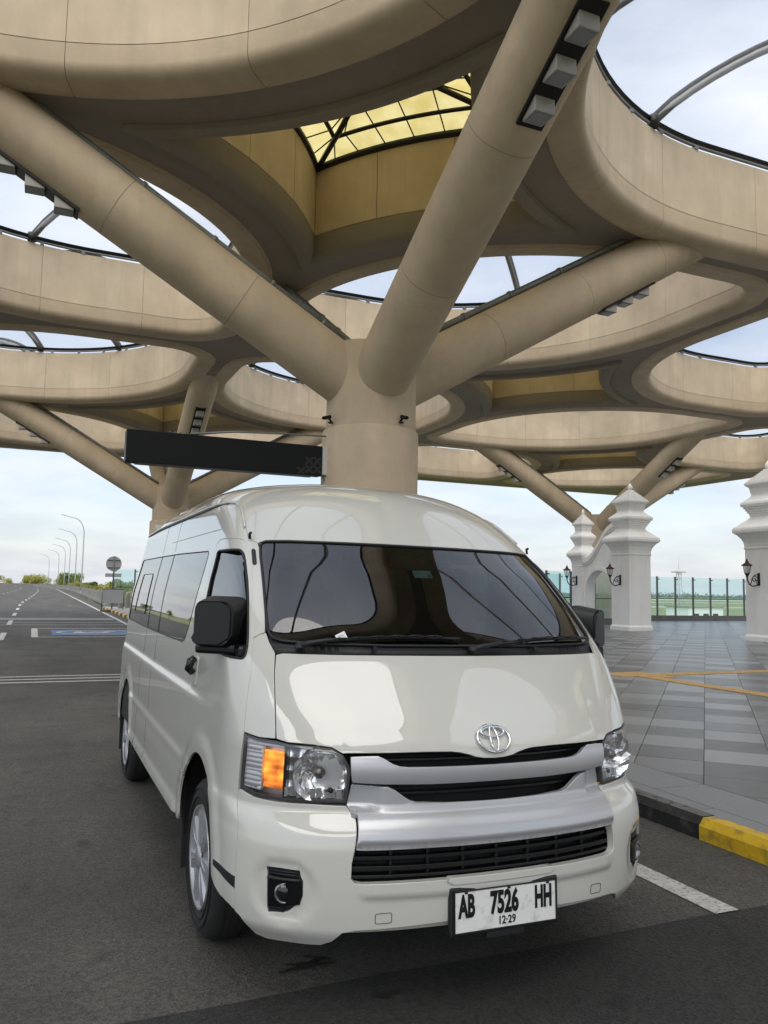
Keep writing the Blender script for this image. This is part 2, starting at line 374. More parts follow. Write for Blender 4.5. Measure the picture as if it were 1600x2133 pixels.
CELLS = [(i, j) for i in range(-1, 3) for j in range(-2, 3)]
VIS = {(-1, -1), (0, -1), (-1, 0), (0, 0), (-1, 1), (0, 1), (1, 0), (1, 1), (-1, 2), (0, 2), (1, 2), (2, 1), (2, 2), (2, 0), (1, -1)}
core_me = {}; film_me = {}; ring_me = {}; gut_me = {}; arch_me = {}; gask_me = {}
for par in (0, 1):
    P, Nn = hole_path(par, .3); n = len(P)
    # wall behind the panel joints
    V = []; F = []
    for k in range(n):
        for (o, z) in ((.54, .06), (.52, .02), (.20, .02), (.09, .07), (.02, .22), (.02, ZT - ZB)): V.append((P[k][0] + Nn[k][0] * o, P[k][1] + Nn[k][1] * o, z))
    for k in range(n):
        k2 = (k + 1) % n
        for q in range(5): F.append((k * 6 + q, k * 6 + q + 1, k2 * 6 + q + 1, k2 * 6 + q))
    me = bpy.data.meshes.new('core'); me.from_pydata(V, [], F); me.update(); me.materials.append(M['concrete']); core_me[par] = me
    # translucent cushion, gently domed (concentric rings of the outline)
    V = []; F = []; rings = 9
    for q in range(rings + 1):
        u = q / rings
        for k in range(n):
            V.append((P[k][0] * (1 - u * .985), P[k][1] * (1 - u * .985), ZT - ZB + .16 + 1.15 * math.sin(u * math.pi / 2)))
    for q in range(rings):
        for k in range(n):
            k2 = (k + 1) % n; F.append((q * n + k, q * n + k2, (q + 1) * n + k2, (q + 1) * n + k))
    me = bpy.data.meshes.new('film'); me.from_pydata(V, [], F); me.polygons.foreach_set('use_smooth', [True] * len(F)); me.update(); me.materials.append(M['film']); film_me[par] = me
    # edge tube and black gasket
    b = MB(); b.tube([(P[k][0] + Nn[k][0] * .015, P[k][1] + Nn[k][1] * .015, ZT - ZB + .07) for k in range(n)], .028, 8, closed=True)
    for k in range(0, n, 3): b.box((P[k][0] + Nn[k][0] * .02, P[k][1] + Nn[k][1] * .02, ZT - ZB + .03), (.08, .08, .06))
    ring_me[par] = b.mesh('ring')
    ring_me[par].materials.append(M['steel'])
    V = []; F = []
    for k in range(n):
        for (o, z) in ((.04, .10), (.01, .16), (-.03, .17)): V.append((P[k][0] + Nn[k][0] * o, P[k][1] + Nn[k][1] * o, ZT - ZB + z))
    for k in range(n):
        k2 = (k + 1) % n
        for q in range(2): F.append((k * 3 + q, k * 3 + q + 1, k2 * 3 + q + 1, k2 * 3 + q))
    me = bpy.data.meshes.new('gasket'); me.from_pydata(V, [], F); me.update(); me.materials.append(M['black_steel']); gask_me[par] = me
    # steel arches across the short way of the petal
    arch_me[par] = []
    dlong = Vector((1, -1, 0)).normalized() if par == 0 else Vector((1, 1, 0)).normalized(); dsh = Vector((-dlong.y, dlong.x, 0))
    P2 = P @ np.array([[dlong.x, dsh.x], [dlong.y, dsh.y]])
    for q in (-2.7, 0.0, 2.7):
        Q = np.vstack([P2, P2[:1]]); hits = []
        for k in range(n):
            a, c = Q[k], Q[k + 1]
            if (a[0] - q) * (c[0] - q) <= 0 and abs(a[0] - c[0]) > 1e-6: hits.append(a[1] + (c[1] - a[1]) * (q - a[0]) / (c[0] - a[0]))
        t0, t1 = min(hits), max(hits)
        pts = [dlong * q + dsh * (t0 + (t1 - t0) * k / 18) + Vector((0, 0, ZT - ZB + .10 + 1.05 * math.sin(math.pi * k / 18) ** .8)) for k in range(19)]
        b = MB(); b.tube(pts, .062, 8)
        arch_me[par].append((b.mesh('arch'), None)); arch_me[par][-1][0].materials.append(M['steel'])
        b = MB(); b.tube([p + Vector((0, 0, .13)) + dlong * .03 for p in pts], .05, 6)
        for k in range(1, 18, 2): b.box(pts[k] + Vector((0, 0, .07)), (.03, .03, .12))
        for e in (0, -1): b.tube([pts[e] - Vector((0, 0, .07)), pts[e] + Vector((0, 0, .12))], .10, 8)
        me2 = b.mesh('arch_trim'); me2.materials.append(M['black_steel']); arch_me[par][-1] = (arch_me[par][-1][0], me2)

for (i, j) in CELLS:
    par = (i + j) % 2; c = (PITCH * (i + .5), PITCH * (j + .5), 0)
    core = link('opening_rim', core_me[par], parent=canopy, loc=c)
    for k in range(NP):
        link('rim_panel', rim_me[par][k], parent=core)
        link('wall_panel', wall_me[par][k], parent=core)
    fl = link('film_cushion', film_me[par], parent=canopy, loc=c)
    link('edge_tube', ring_me[par], parent=fl); link('gasket', gask_me[par], parent=fl)
    if (i, j) in VIS:
        for a, t_ in arch_me[par]: link('steel_arch', a, parent=fl); link('arch_gasket', t_, parent=fl)

# soffit and roof sheet ------------------------------------------------------
def pip(px, py, poly):
    x, y = poly[:, 0], poly[:, 1]; x2, y2 = np.roll(x, -1), np.roll(y, -1)
    ins = np.zeros(len(px), bool)
    for a, b, c, d in zip(x, y, x2, y2):
        if b == d: continue
        m = ((b > py) != (d > py)) & (px < (c - a) * (py - b) / (d - b) + a)
        ins ^= m
    return ins
def cdt(outer, holes, interior=None, eps=1e-6):
    V = []; E = []
    for lp in [outer] + list(holes):
        b = len(V); n = len(lp); V += [Vector((float(p[0]), float(p[1]))) for p in lp]; E += [(b + k, b + (k + 1) % n) for k in range(n)]
    if interior is not None: V += [Vector((float(p[0]), float(p[1]))) for p in interior]
    v, e, f, *_ = delaunay_2d_cdt(V, E, [], 0, eps)
    v = np.array([(p.x, p.y) for p in v]); f = np.array([t for t in f if len(t) == 3])
    c = v[f].mean(1); keep = pip(c[:, 0], c[:, 1], np.array(outer))
    for h in holes: keep &= ~pip(c[:, 0], c[:, 1], np.array(h))
    return v, f[keep]
C13 = GAP + RB
def astroid(Rr, n=12):
    pm = math.asin(C13 / Rr); p0 = math.pi / 2 - pm; pts = []
    for (sx, sy) in ((1, 1), (-1, 1), (-1, -1), (1, -1)):
        q = [(sx * (C13 - Rr * math.cos(p0 + (pm - p0) * k / n)), sy * (C13 - Rr * math.sin(p0 + (pm - p0) * k / n))) for k in range(n + 1)]
        # order counter-clockwise
        if sx * sy > 0: q = q[::-1]
        pts += q[:-1] if True else q
    return np.array(pts)
def astro_sorted(Rr, n=12):
    a = astroid(Rr, n); a = a[np.argsort(np.arctan2(a[:, 1], a[:, 0]))]
    keep = [0]
    for k in range(1, len(a)):
        if np.hypot(*(a[k] - a[keep[-1]])) > 1e-3: keep.append(k)
    return a[keep]
NODES = [(i, j) for i in range(-2, 4) for j in range(-2, 4) if (i + j) % 2 == 0 and -1 < i < 3 and -2 < j < 3]
EX = 1.05
outer = [(-PITCH - EX, -2 * PITCH - EX), (3 * PITCH + EX, -2 * PITCH - EX), (3 * PITCH + EX, 3 * PITCH + EX), (-PITCH - EX, 3 * PITCH + EX)]
holes = []
for (i, j) in CELLS:
    P, Nn = hole_path((i + j) % 2, .3); holes.append(P + Nn * .50 + np.array([PITCH * (i + .5), PITCH * (j + .5)]))
holes_top = []
for (i, j) in CELLS:
    P, Nn = hole_path((i + j) % 2, .3); holes_top.append(P + Nn * .02 + np.array([PITCH * (i + .5), PITCH * (j + .5)]))
RL, RO = 6.58, 6.90
for (i, j) in NODES:
    holes.append(astro_sorted(RL) + np.array([PITCH * i, PITCH * j])); holes_top.append(astro_sorted(RO) + np.array([PITCH * i, PITCH * j]))
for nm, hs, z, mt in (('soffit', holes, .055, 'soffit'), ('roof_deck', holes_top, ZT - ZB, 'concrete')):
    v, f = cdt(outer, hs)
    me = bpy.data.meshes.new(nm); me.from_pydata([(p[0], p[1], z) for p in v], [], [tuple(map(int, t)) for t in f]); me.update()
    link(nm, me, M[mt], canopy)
# outer fascia with the same rounded bottom
b = MB()
for k in range(4):
    a = Vector((*outer[k], 0)); c = Vector((*outer[(k + 1) % 4], 0)); d = (c - a).normalized(); nn = Vector((d.y, -d.x, 0))
    prof = [(-.45, .055), (-.43, 0), (-.30, 0), (-.2, .02), (-.09, .10), (-.02, .22), (0, .34), (0, ZT - ZB)]
    V = []; F = []
    for e, p in ((-1, a), (1, c)):
        for (o, z) in prof: V.append(p + nn * (o + .3) + d * e * (o + .3) + Vector((0, 0, z)))
    m = len(prof); F = [(q, q + 1, m + q + 1, m + q) for q in range(m - 1)]
    b.add(V, F, True)
ob = b.build('edge_fascia', M['concrete'], canopy, fix=False, sharp=40)

# sky-lights over the even nodes -----------------------------------------------
m, nt, out = new_mat('amber_skylight_pane'); N = nt.nodes; L = nt.links
tl = N.new('ShaderNodeBsdfTranslucent'); tl.inputs[0].default_value = (.80, .66, .26, 1)
df = N.new('ShaderNodeBsdfDiffuse'); df.inputs[0].default_value = (.55, .48, .25, 1)
tc = N.new('ShaderNodeTexCoord'); nz = N.new('ShaderNodeTexNoise'); setin(nz, Scale=2.5, Detail=4.0); L.new(tc.outputs['Object'], nz.inputs['Vector'])
rp = N.new('ShaderNodeValToRGB'); rp.color_ramp.elements[0].position = .3; rp.color_ramp.elements[1].position = .75
rp.color_ramp.elements[0].color = (.56, .45, .15, 1); rp.color_ramp.elements[1].color = (.74, .65, .32, 1); L.new(nz.outputs['Fac'], rp.inputs[0]); L.new(rp.outputs[0], tl.inputs[0])
ms = N.new('ShaderNodeMixShader'); ms.inputs[0].default_value = .15; L.new(tl.outputs[0], ms.inputs[1]); L.new(df.outputs[0], ms.inputs[2]); L.new(ms.outputs[0], out.inputs[0])
M['amber_pane'] = m
def arc_pt(Rr, u, q):
    pm = math.asin(min(1, C13 / Rr)); p0 = math.pi / 2 - pm; a = p0 + (pm - p0) * u
    x, y = C13 - Rr * math.cos(a), C13 - Rr * math.sin(a)
    for _ in range(q): x, y = -y, x
    return x, y
LIP = [(6.58, .055), (6.585, -.03), (6.64, -.06), (6.76, -.055), (6.85, .0), (6.895, .10), (6.90, .40)]
lipm = []
for q in range(4):
    V = []; F = []; n = 16; m = len(LIP)
    for k in range(n + 1):
        for (rr, z) in LIP:
            x, y = arc_pt(rr, k / n, q); V.append((x, y, z))
    for k in range(n):
        for t in range(m - 1): F.append((k * m + t, k * m + t + 1, (k + 1) * m + t + 1, (k + 1) * m + t))
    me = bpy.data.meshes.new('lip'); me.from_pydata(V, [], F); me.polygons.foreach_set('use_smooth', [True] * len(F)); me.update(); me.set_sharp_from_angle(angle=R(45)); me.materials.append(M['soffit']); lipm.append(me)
wellm = []
for q in range(4):
    for (u0, u1) in ((0, .33), (.33, .67), (.67, 1.0)):
        V = []; F = []; n = 6; e = .0012
        for k in range(n + 1):
            u = u0 + e + (u1 - u0 - 2 * e) * k / n
            for z in (.41, ZT - ZB + .02):
                x, y = arc_pt(RO, u, q); V.append((x, y, z))
        for k in range(n): F.append((2 * k, 2 * k + 1, 2 * k + 3, 2 * k + 2))
        me = bpy.data.meshes.new('well'); me.from_pydata(V, [], F); me.polygons.foreach_set('use_smooth', [True] * n); me.update(); me.materials.append(M['concrete_wall']); wellm.append(me)
BANDS = [(6.90, 7.40), (7.40, 7.90), (7.90, 8.62)]
DPH = 4.6                                  # panes follow rays from the arc's centre, so the grid runs straight through the bands
def glaz_z(rr): return ZT - ZB + .10 + .22 * (rr - RO)
def lim(rr): pm = math.degrees(math.asin(min(1, C13 / rr))); return 90 - pm, pm
def ray_pt(rr, ph, q):
    lo_, hi_ = lim(rr); ph = min(hi_, max(lo_, ph)); x, y = C13 - rr * math.cos(R(ph)), C13 - rr * math.sin(R(ph))
    for _ in range(q): x, y = -y, x
    return x, y, glaz_z(rr)
panem = []; b = MB()
for (r0, r1) in BANDS:
    lo0, hi0 = lim(r0)
    for q in range(4):
        b.tube([(*arc_pt(r0, k / 16, q), glaz_z(r0) - .03) for k in range(17)], .04 if r0 > 6.95 else .07, 6)
        for k in range(-6, 6):
            p0, p1 = 45 + DPH * k, 45 + DPH * (k + 1)
            if p1 <= lo0 or p0 >= hi0: continue
            V = [ray_pt(r0, p0, q), ray_pt(r0, (p0 + p1) / 2, q), ray_pt(r0, p1, q), ray_pt(r1, p1, q), ray_pt(r1, (p0 + p1) / 2, q), ray_pt(r1, p0, q)]
            me = bpy.data.meshes.new('pane'); me.from_pydata(V, [], [(0, 1, 2, 3, 4, 5)]); me.update(); me.materials.append(M['amber_pane']); panem.append(me)
            if lo0 < p0 < hi0: b.tube([Vector(V[0]) - Vector((0, 0, .01)), Vector(V[5]) - Vector((0, 0, .01))], .013, 5)
for q in range(4):
    d = [(3.05, 0), (0, 3.05), (-3.05, 0), (0, -3.05)][q]
    b.tube([(d[0] * .95, d[1] * .95, glaz_z(6.9) - .05), (d[0] * .55, d[1] * .55, glaz_z(7.4) - .05), (0, 0, glaz_z(8.6) - .05)], .05, 6)
frame_me = b.mesh('frame'); frame_me.materials.append(M['black_steel'])
for (i, j) in NODES:
    c = (PITCH * i, PITCH * j, 0)
    fr = link('skylight_frame', frame_me, parent=canopy, loc=c)
    for me in lipm: link('skylight_lip', me, parent=fr)
    for me in wellm: link('well_panel', me, parent=fr)
    for me in panem: link('skylight_pane', me, parent=fr)

# ================================================================== branching columns
def make_column():
    root = empty('branching_column')
    b = MB(); b.lathe([(.72, -.3), (.72, 3.80), (.70, 3.84), (.66, 3.86), (.30, 3.86)], 48); b.build('shaft', M['concrete'], root, sharp=35)
    b = MB()
    # neck: squarish core that gathers the four limbs
    prof = []
    V = []; F = []; n = 48; hs = [3.80, 4.1, 4.5, 4.9, 5.08]
    for hz in hs:
        for k in range(n):
            a = 2 * math.pi * k / n; r = .645 / max(abs(math.cos(a)), abs(math.sin(a))) ** (.30)
            r = min(r, .70)
            V.append((r * math.cos(a), r * math.sin(a), hz))
    for t in range(len(hs) - 1):
        for k in range(n): F.append((t * n + k, t * n + (k + 1) % n, (t + 1) * n + (k + 1) % n, (t + 1) * n + k))
    F.append(tuple((len(hs) - 1) * n + k for k in range(n)))
    b.add(V, F, True); b.build('neck', M['concrete'], root, sharp=40)
    sl = .585
    for q in range(4):
        dv = Vector(((1, 0), (0, 1), (-1, 0), (0, -1))[q]).to_3d()
        a = dv * .05 + Vector((0, 0, 4.42)); e = dv * 6.6 + Vector((0, 0, 4.42 + 6.55 * sl))
        ax = (e - a).normalized(); side = Vector((-dv.y, dv.x, 0)); up = side.cross(ax)
        if up.z < 0: up = -up
        bb = MB(); rr = .43
        rings = [0, .30, .32, .34, .62, .63, .64, .97, 1.0]
        ln = (e - a).length
        bb.tube([a + ax * ln * t for t in (0, .1, .2, .3, .4, .5, .6, .7, .8, .9, 1)], rr, 40)
        br = bb.build('branch', M['concrete'], root, sharp=50)
        # construction joints: fine raised seams
        for t in (.30, .56, .80):
            s_ = MB(); p = a + ax * ln * t
            s_.tube([p - ax * .006, p + ax * .006], rr + .0012, 40); s_.build('joint_seam', M['seam'], br)
        # recess with three flood lights on the underside
        for t in ((.635, .69, .745)):
            p = a + ax * ln * t - up * (rr - .05)
            fl = MB(); rot = Matrix((Vector((dv.x, dv.y, 0)), side, Vector((0, 0, 1)))).transposed()
            fl.box(p - Vector((0, 0, .02)), (.24, .24, .28), rot, .012)
            f_ = fl.build('floodlight', M['light_box'], br)
            g_ = MB(); g_.box(p - Vector((0, 0, .162)), (.19, .18, .012), rot); g_.build('lens', M['light_lens'], br)
        t_ = MB(); p = a + ax * ln * .69 - up * (rr - .03)
        t_.box(p, (1.30, .31, .075), Matrix((ax, side, up)).transposed()); t_.build('light_trough', M['black_iron'], br)
        # rain pipe along the top
        pp = MB(); o_ = up * (rr + .05)
        pp.tube([a + ax * ln * .10 + o_, a + ax * ln * .40 + o_, a + ax * ln * .75 + o_, a + ax * ln * .92 + o_], .055, 8)
        for t in (.15, .27, .40, .55, .70, .84): pp.tube([a + ax * (ln * t - .03) + o_, a + ax * (ln * t + .03) + o_], .07, 8); pp.box(a + ax * ln * t + up * (rr + .0), (.05, .05, .12))
        pp.build('rain_pipe', M['steel'], root)
    return root
M['seam'] = pbr('joint_filler', (.36, .29, .205), .9)
M['light_box'] = pbr('floodlight_housing', (.36, .34, .32), .45, metal=.2)
M['light_lens'] = pbr('floodlight_glass', (.30, .30, .30), .15)
col_labels = {(0, 0): 'thick branching concrete column rising right behind the white van', (0, 2): 'branching concrete column far behind the van, left of the black sign board',
              (2, 2): 'branching concrete column standing behind the white arched gate', (2, 0): 'branching concrete column on the plaza, outside the right edge', (0, -2): 'branching concrete column at the kerb behind the photographer'}
c0 = make_column()
for k, ((i, j), lb) in enumerate(col_labels.items()):
    o = c0 if k == 0 else copy_tree(c0)
    o.location = (X0 + PITCH * i, Y0 + PITCH * j, 0.0)
    tag(o, lb, 'column', 'branching concrete columns')
# ================================================================== ground, road, plaza
HP = 0.12
def sheet(name, polys, z, mat, parent=None, kind=None, label=None):
    b = MB()
    for p in polys: b.add([(q[0], q[1], z) for q in p], [tuple(range(len(p)))])
    o = b.build(name, mat, parent, fix=False)
    for f in o.data.polygons:
        if f.normal.z < 0: f.flip()
    if kind: o['kind'] = kind
    return o
M['grass'] = noisy('dry_airfield_grass', (.15, .18, .065), (.26, .26, .12), scale=.03, rough=(.9, .95), coord='Object', c2=(.12, .15, .06), mscale=.4)
M['runway'] = noisy('pale_runway_concrete', (.34, .33, .30), (.42, .41, .38), scale=.05, rough=(.8, .9))
M['deck'] = noisy('deck_concrete', (.25, .24, .22), (.33, .32, .30), scale=1.2, rough=(.8, .9))
terrain = sheet('terrain', [[(-3000, -3000), (3000, -3000), (3000, 4500), (-3000, 4500)]], -5.0, M['grass'], kind='structure')
for (a, c) in ((300, 330), (460, 500), (640, 900)):
    sheet('runway_strip', [[(60, a), (1500, a), (1500, c), (60, c)]], -4.98, M['runway'], terrain)
# right edge of the carriageway (kerb, then barrier), bending left far away
EDGE = [(2.27, -14), (2.27, 46), (2.9, 60), (3.9, 100), (4.6, 140), (5.0, 200), (4.2, 255), (0.5, 315), (-8, 375), (-24, 440), (-50, 510), (-90, 590)]
def edge_x(y):
    return float(np.interp(y, [p[1] for p in EDGE], [p[0] for p in EDGE]))
ys = [-14, 0, 20, 46, 60, 80, 100, 140, 170, 200, 230, 255, 285, 315, 345, 375, 410, 440, 475, 510, 550, 590]
road = sheet('road', [[(-22 + min(0, edge_x(a)), a), (edge_x(a), a), (edge_x(c), c), (-22 + min(0, edge_x(c)), c)] for a, c in zip(ys[:-1], ys[1:])], 0.0, M['asphalt'], kind='structure')
sheet('asphalt_patch', [[(-22, -14), (2.265, -14), (2.265, .41), (1.3, .44), (.4, .425), (-.3, .455), (-.9, .44), (-2.2, .46), (-22, .44)]], .004, M['asphalt_new'], road)
# plaza body (base under the tiles)
pl = MB(); pl.box((24.5, 9.0, HP / 2 - .02 - .3), (44.4, 46.0, HP + .6 - .0))
pavement = pl.build('plaza_pavement', pbr('tile_joint_grout', (.07, .07, .068), .9)); pavement['kind'] = 'structure'
sw = MB(); sw.box((4.6, 41.0, HP / 2 - .3), (4.6, 18.0, HP + .6)); side_walk = sw.build('side_walk', M['deck']); side_walk['kind'] = 'structure'
# kerb stones, black and yellow
M['kerb_black'] = noisy('chipped_black_kerb_paint', (.012, .013, .013), (.022, .023, .022), scale=8, rough=(.5, .7), c2=(.05, .05, .048), mscale=11, bump=.3, bscale=30)
M['kerb_yellow'] = noisy('chipped_yellow_kerb_paint', (.60, .37, .010), (.72, .47, .02), scale=5, rough=(.5, .7), c2=(.40, .26, .03), mscale=13, bump=.3, bscale=30)
kb = MB()
kb.add([(0, 0, -.1), (0, 0, .085), (.035, 0, HP + .012), (.13, 0, HP + .012), (.13, 0, -.1), (0, .994, -.1), (0, .994, .085), (.035, .994, HP + .012), (.13, .994, HP + .012), (.13, .994, -.1)],
       [(0, 1, 2, 3, 4), (9, 8, 7, 6, 5), (0, 5, 6, 1), (1, 6, 7, 2), (2, 7, 8, 3), (3, 8, 9, 4)])
M['kerb_black_top'] = noisy('worn_black_kerb_top', (.10, .097, .092), (.16, .157, .15), scale=6, rough=(.7, .85), c2=(.02, .02, .02), mscale=14, bump=.3, bscale=30)
M['kerb_yellow_top'] = noisy('worn_yellow_kerb_top', (.56, .36, .02), (.66, .43, .03), scale=6, rough=(.6, .8), c2=(.24, .22, .18), mscale=9, bump=.3, bscale=30)
kme = [kb.mesh('kerb_stone'), None]; kme[1] = kme[0].copy()
for me, nm in zip(kme, ('kerb_black', 'kerb_yellow')):
    me.materials.append(M[nm]); me.materials.append(M[nm + '_top'])
    for f in me.polygons:
        if f.normal.z > .75: f.material_index = 1
kerb = tag(empty('kerb', (2.275, 0, 0)), kind='structure')
for k in range(-8, 47):
    y = 1.385 + k
    link('kerb_stone', kme[k % 2], parent=kerb, loc=(rng.uniform(-.004, .004), y, rng.uniform(-.003, .003)))
# border slabs
M['slab'] = [noisy('border_slab_%d' % i, c0, c1, scale=4, rough=(.38, .55), c2=c2, mscale=160, objvar=.08) for i, (c0, c1, c2) in enumerate([((.17, .175, .18), (.215, .22, .225), (.26, .26, .27))])]
bs = MB(); bs.box((.0825, .6, 0), (.16, 1.192, .03), None, .003); bs1 = bs.mesh('border_slab'); bs1.materials.append(M['slab'][0])
bs = MB(); bs.box((.2225, .6, 0), (.44, 1.192, .03), None, .003); bs2 = bs.mesh('border_slab'); bs2.materials.append(M['slab'][0])
for k in range(-9, 22):
    link('border_slab', bs1, parent=pavement, loc=(2.408, k * 1.2 + .35, HP - .012 + rng.uniform(-.001, .001)))
    link('border_slab', bs2, parent=pavement, loc=(2.576, k * 1.2 + .9, HP - .012 + rng.uniform(-.001, .001)))
# diagonal tiles
TU, TV = .58, .545
SH = [((.095, .096, .098), (.115, .116, .118)), ((.145, .147, .150), (.17, .172, .176)), ((.215, .22, .227), (.25, .256, .264))]
M['tile'] = [noisy('granite_tile_%s' % n, c[0], c[1], scale=5, rough=(.24, .40), c2=tuple(x * 1.25 for x in c[1]), mscale=190, objvar=.09) for n, c in zip(('dark', 'mid', 'pale'), SH)]
tb = MB(); tb.box((0, 0, 0), (TU - .006, TV - .006, .024), Matrix.Rotation(R(45), 3, 'Z')); tme = []
for k in range(3):
    me = tb.mesh('floor_tile'); me.materials.append(M['tile'][k]); tme.append(me)
camp = cam.matrix_world.translation
fwd_, rgt_, upv_ = _f, _r2, _u2
FPX = 1683.9
def proj_px(p):
    d = Vector(p) - camp; z = d.dot(fwd_)
    if z < .2: return None
    return 800 + FPX * d.dot(rgt_) / z, 1066.5 - FPX * d.dot(upv_) / z, z
tiles = []
for iu in range(-60, 90):
    for iv in range(-70, 75):
        u = 6.258 - TU / 2 + TU * iu; v = .658 + TV / 2 + TV * iv
        x = (u + v) / math.sqrt(2); y = (u - v) / math.sqrt(2)
        if x < 3.03 - .39 or x > 46 or y > 31.0 or y < -12: 
            continue
        q = proj_px((x, y, HP)); vis = q is not None and 1180 < q[0] < 1640
        ch = random.Random(iv * 31 + 5); con = ch.random(); ph = ch.randrange(2)
        kk = ((0, 2)[(iu + ph) % 2] if con > .35 else (0, 1)[(iu + ph) % 2] if con > .2 else (1, 2)[(iu + ph) % 2]) if rng.random() < .74 else rng.choice((0, 1, 1, 2))
        tiles.append((0 if vis else 1, math.hypot(x - camp.x, y - camp.y), x, y, kk))
tiles.sort()
def clip_x(poly, x0):
    out = []
    for i in range(len(poly)):
        a, c = poly[i], poly[(i + 1) % len(poly)]
        if a[0] >= x0: out.append(a)
        if (a[0] - x0) * (c[0] - x0) < 0: t = (x0 - a[0]) / (c[0] - a[0]); out.append((x0, a[1] + (c[1] - a[1]) * t))
    return out
_c = math.sqrt(.5); _a, _b = (TU - .006) / 2, (TV - .006) / 2
edge_tiles = [t for t in tiles if t[2] < 3.03 + .40]; tiles = [t for t in tiles if t[2] >= 3.03 + .40]
for (nv, d, x, y, kk) in edge_tiles:
    if y > 14: continue
    pl_ = clip_x([(x + (sx * _a - sy * _b) * _c, y + (sx * _a + sy * _b) * _c) for sx, sy in ((-1, -1), (1, -1), (1, 1), (-1, 1))], 3.03)
    if len(pl_) < 3: continue
    b = MB(); b.prism([(p[0] - x, p[1] - y) for p in pl_], -.012, .012); o = b.build('floor_tile', M['tile'][kk], pavement, (x, y, HP - .012))
for (nv, d, x, y, kk) in tiles[:300]:
    link('floor_tile', tme[kk], parent=pavement, loc=(x, y, HP - .012 + rng.uniform(-.0012, .0012)))
rest = [MB(), MB(), MB()]
c45 = math.sqrt(.5)
for (nv, d, x, y, kk) in tiles[300:]:
    a, c = (TU - .006) / 2, (TV - .006) / 2
    rest[kk].add([(x + (sx * a - sy * c) * c45, y + (sx * a + sy * c) * c45, HP) for sx, sy in ((-1, -1), (1, -1), (1, 1), (-1, 1))], [(0, 1, 2, 3)])
# the far ones in one object with three tones
fm = MB(); mi = []
for k in range(3):
    fm.add(rest[k].v, rest[k].f); mi += [k] * len(rest[k].f)
fme = fm.mesh('far_tiles', fix=False)
for k in range(3): fme.materials.append(M['tile'][k])
fme.polygons.foreach_set('material_index', mi)
o = link('far_tiles', fme, None, pavement); o['kind'] = 'stuff'
# edge filler between border and the first diagonal tiles (cut tiles)
cut = sheet('cut_tiles', [[(3.03, 14), (3.6, 14), (3.6, 31), (3.03, 31)]], HP - .004, M['tile'][1], pavement)
# yellow tactile paving
M['tactile'] = noisy('ochre_tactile_tile', (.44, .28, .11), (.55, .36, .16), scale=6, rough=(.6, .75), objvar=.05)
tac = MB(); tac.box((0, 0, 0), (.296, .296, .014))
for a in range(5):
    for c in range(5): tac.lathe([(.019, .006), (.015, .012), (.0, .012)], 6, c=(-.11 + .055 * a, -.11 + .055 * c, 0))
tacm = tac.mesh('tactile_tile'); tacm.materials.append(M['tactile'])
tactile = tag(empty('tactile_path', (8.0, 8.6, HP)), kind='structure')
for k in range(46): link('tactile_tile', tacm, parent=tactile, loc=(k * .3, 0, .004))
for k in range(1, 40): link('tactile_tile', tacm, parent=tactile, loc=(0, -k * .3, .004))
for (a, c) in ((-.3, .0), (0, .3), (-.3, .3), (.3, .3), (.3, -.3)): link('tactile_tile', tacm, parent=tactile, loc=(a, c, .004))

# ------------------------------------------------------------------ markings
def bend(x, y):   # keep a lane position relative to the road edge far away
    return x + (edge_x(y) - 2.27) if y > 46 else x
def strip(x0, x1, y0, y1): return [(bend(x0, y0), y0), (bend(x1, y0), y0), (bend(x1, y1), y1), (bend(x0, y1), y1)]
edge_pts = [22, 30, 41, 60, 80, 110, 150, 200, 255, 285, 315, 345, 375, 410, 440, 475, 510]
def ex(y): return float(np.interp(y, [20, 30, 150, 200, 255], [1.62, 1.72, 2.98, 3.45, 2.95])) if y < 255 else edge_x(y) - 1.25
sheet('edge_line', [[(ex(a) - .075, a), (ex(a) + .075, a), (ex(c) + .075, c), (ex(c) - .075, c)] for a, c in zip(edge_pts[:-1], edge_pts[1:])], .004, M['paint_white'], road)
for k in range(24):
    y = 21.0 + 8.5 * k; 
    xo = 0 if y < 60 else (edge_x(y) - 2.9) * .9
    sheet('lane_dash', [[(-2.45 + xo, y), (-2.29 + xo, y), (-2.29 + xo, y + 3.4), (-2.45 + xo, y + 3.4)]], .004, M['paint_white'], road)
for k in range(24):
    y = 60.0 + 12 * k; xo = (edge_x(y) - 2.9) * .9; sheet('lane_dash', [[(-6.1 + xo, y), (-5.94 + xo, y), (-5.94 + xo, y + 4), (-6.1 + xo, y + 4)]], .004, M['paint_white'], road)
for (y0, y1) in ((10.98, 11.10), (11.40, 11.52), (11.82, 11.94)): sheet('rumble_line', [[(-14, y0), (1.45, y0), (1.45, y1), (-14, y1)]], .004, M['paint_white'], road)
for (y0, y1) in ((29.2, 29.36), (31.0, 31.16), (34.0, 34.5), (35.1, 35.3)): sheet('cross_line', [[(-14, y0), (1.6, y0), (1.6, y1), (-14, y1)]], .004, M['paint_white'], road)
sheet('bay_line', [[(-1.62, 22.1), (1.6, 22.1), (1.6, 22.25), (-1.62, 22.25)]], .004, M['paint_white'], road)
sheet('bay_line', [[(-1.62, 26.7), (1.6, 26.7), (1.6, 26.85), (-1.62, 26.85)]], .004, M['paint_white'], road)
sheet('bay_line', [[(-1.62, 22.26), (-1.44, 22.26), (-1.44, 26.69), (-1.62, 26.69)]], .004, M['paint_white'], road)
sheet('bay_emblem', [[(-1.05, 23.1), (1.65, 23.1), (1.65, 25.7), (-1.05, 25.7)]], .004, M['paint_blue'], road)
def ell(cx, cy, a, c, n=40): return [(cx + a * math.cos(2 * math.pi * k / n), cy + c * math.sin(2 * math.pi * k / n)) for k in range(n)]
e0 = ell(.35, 24.4, 1.28, 1.22); e1 = ell(.35, 24.4, 1.16, 1.08)
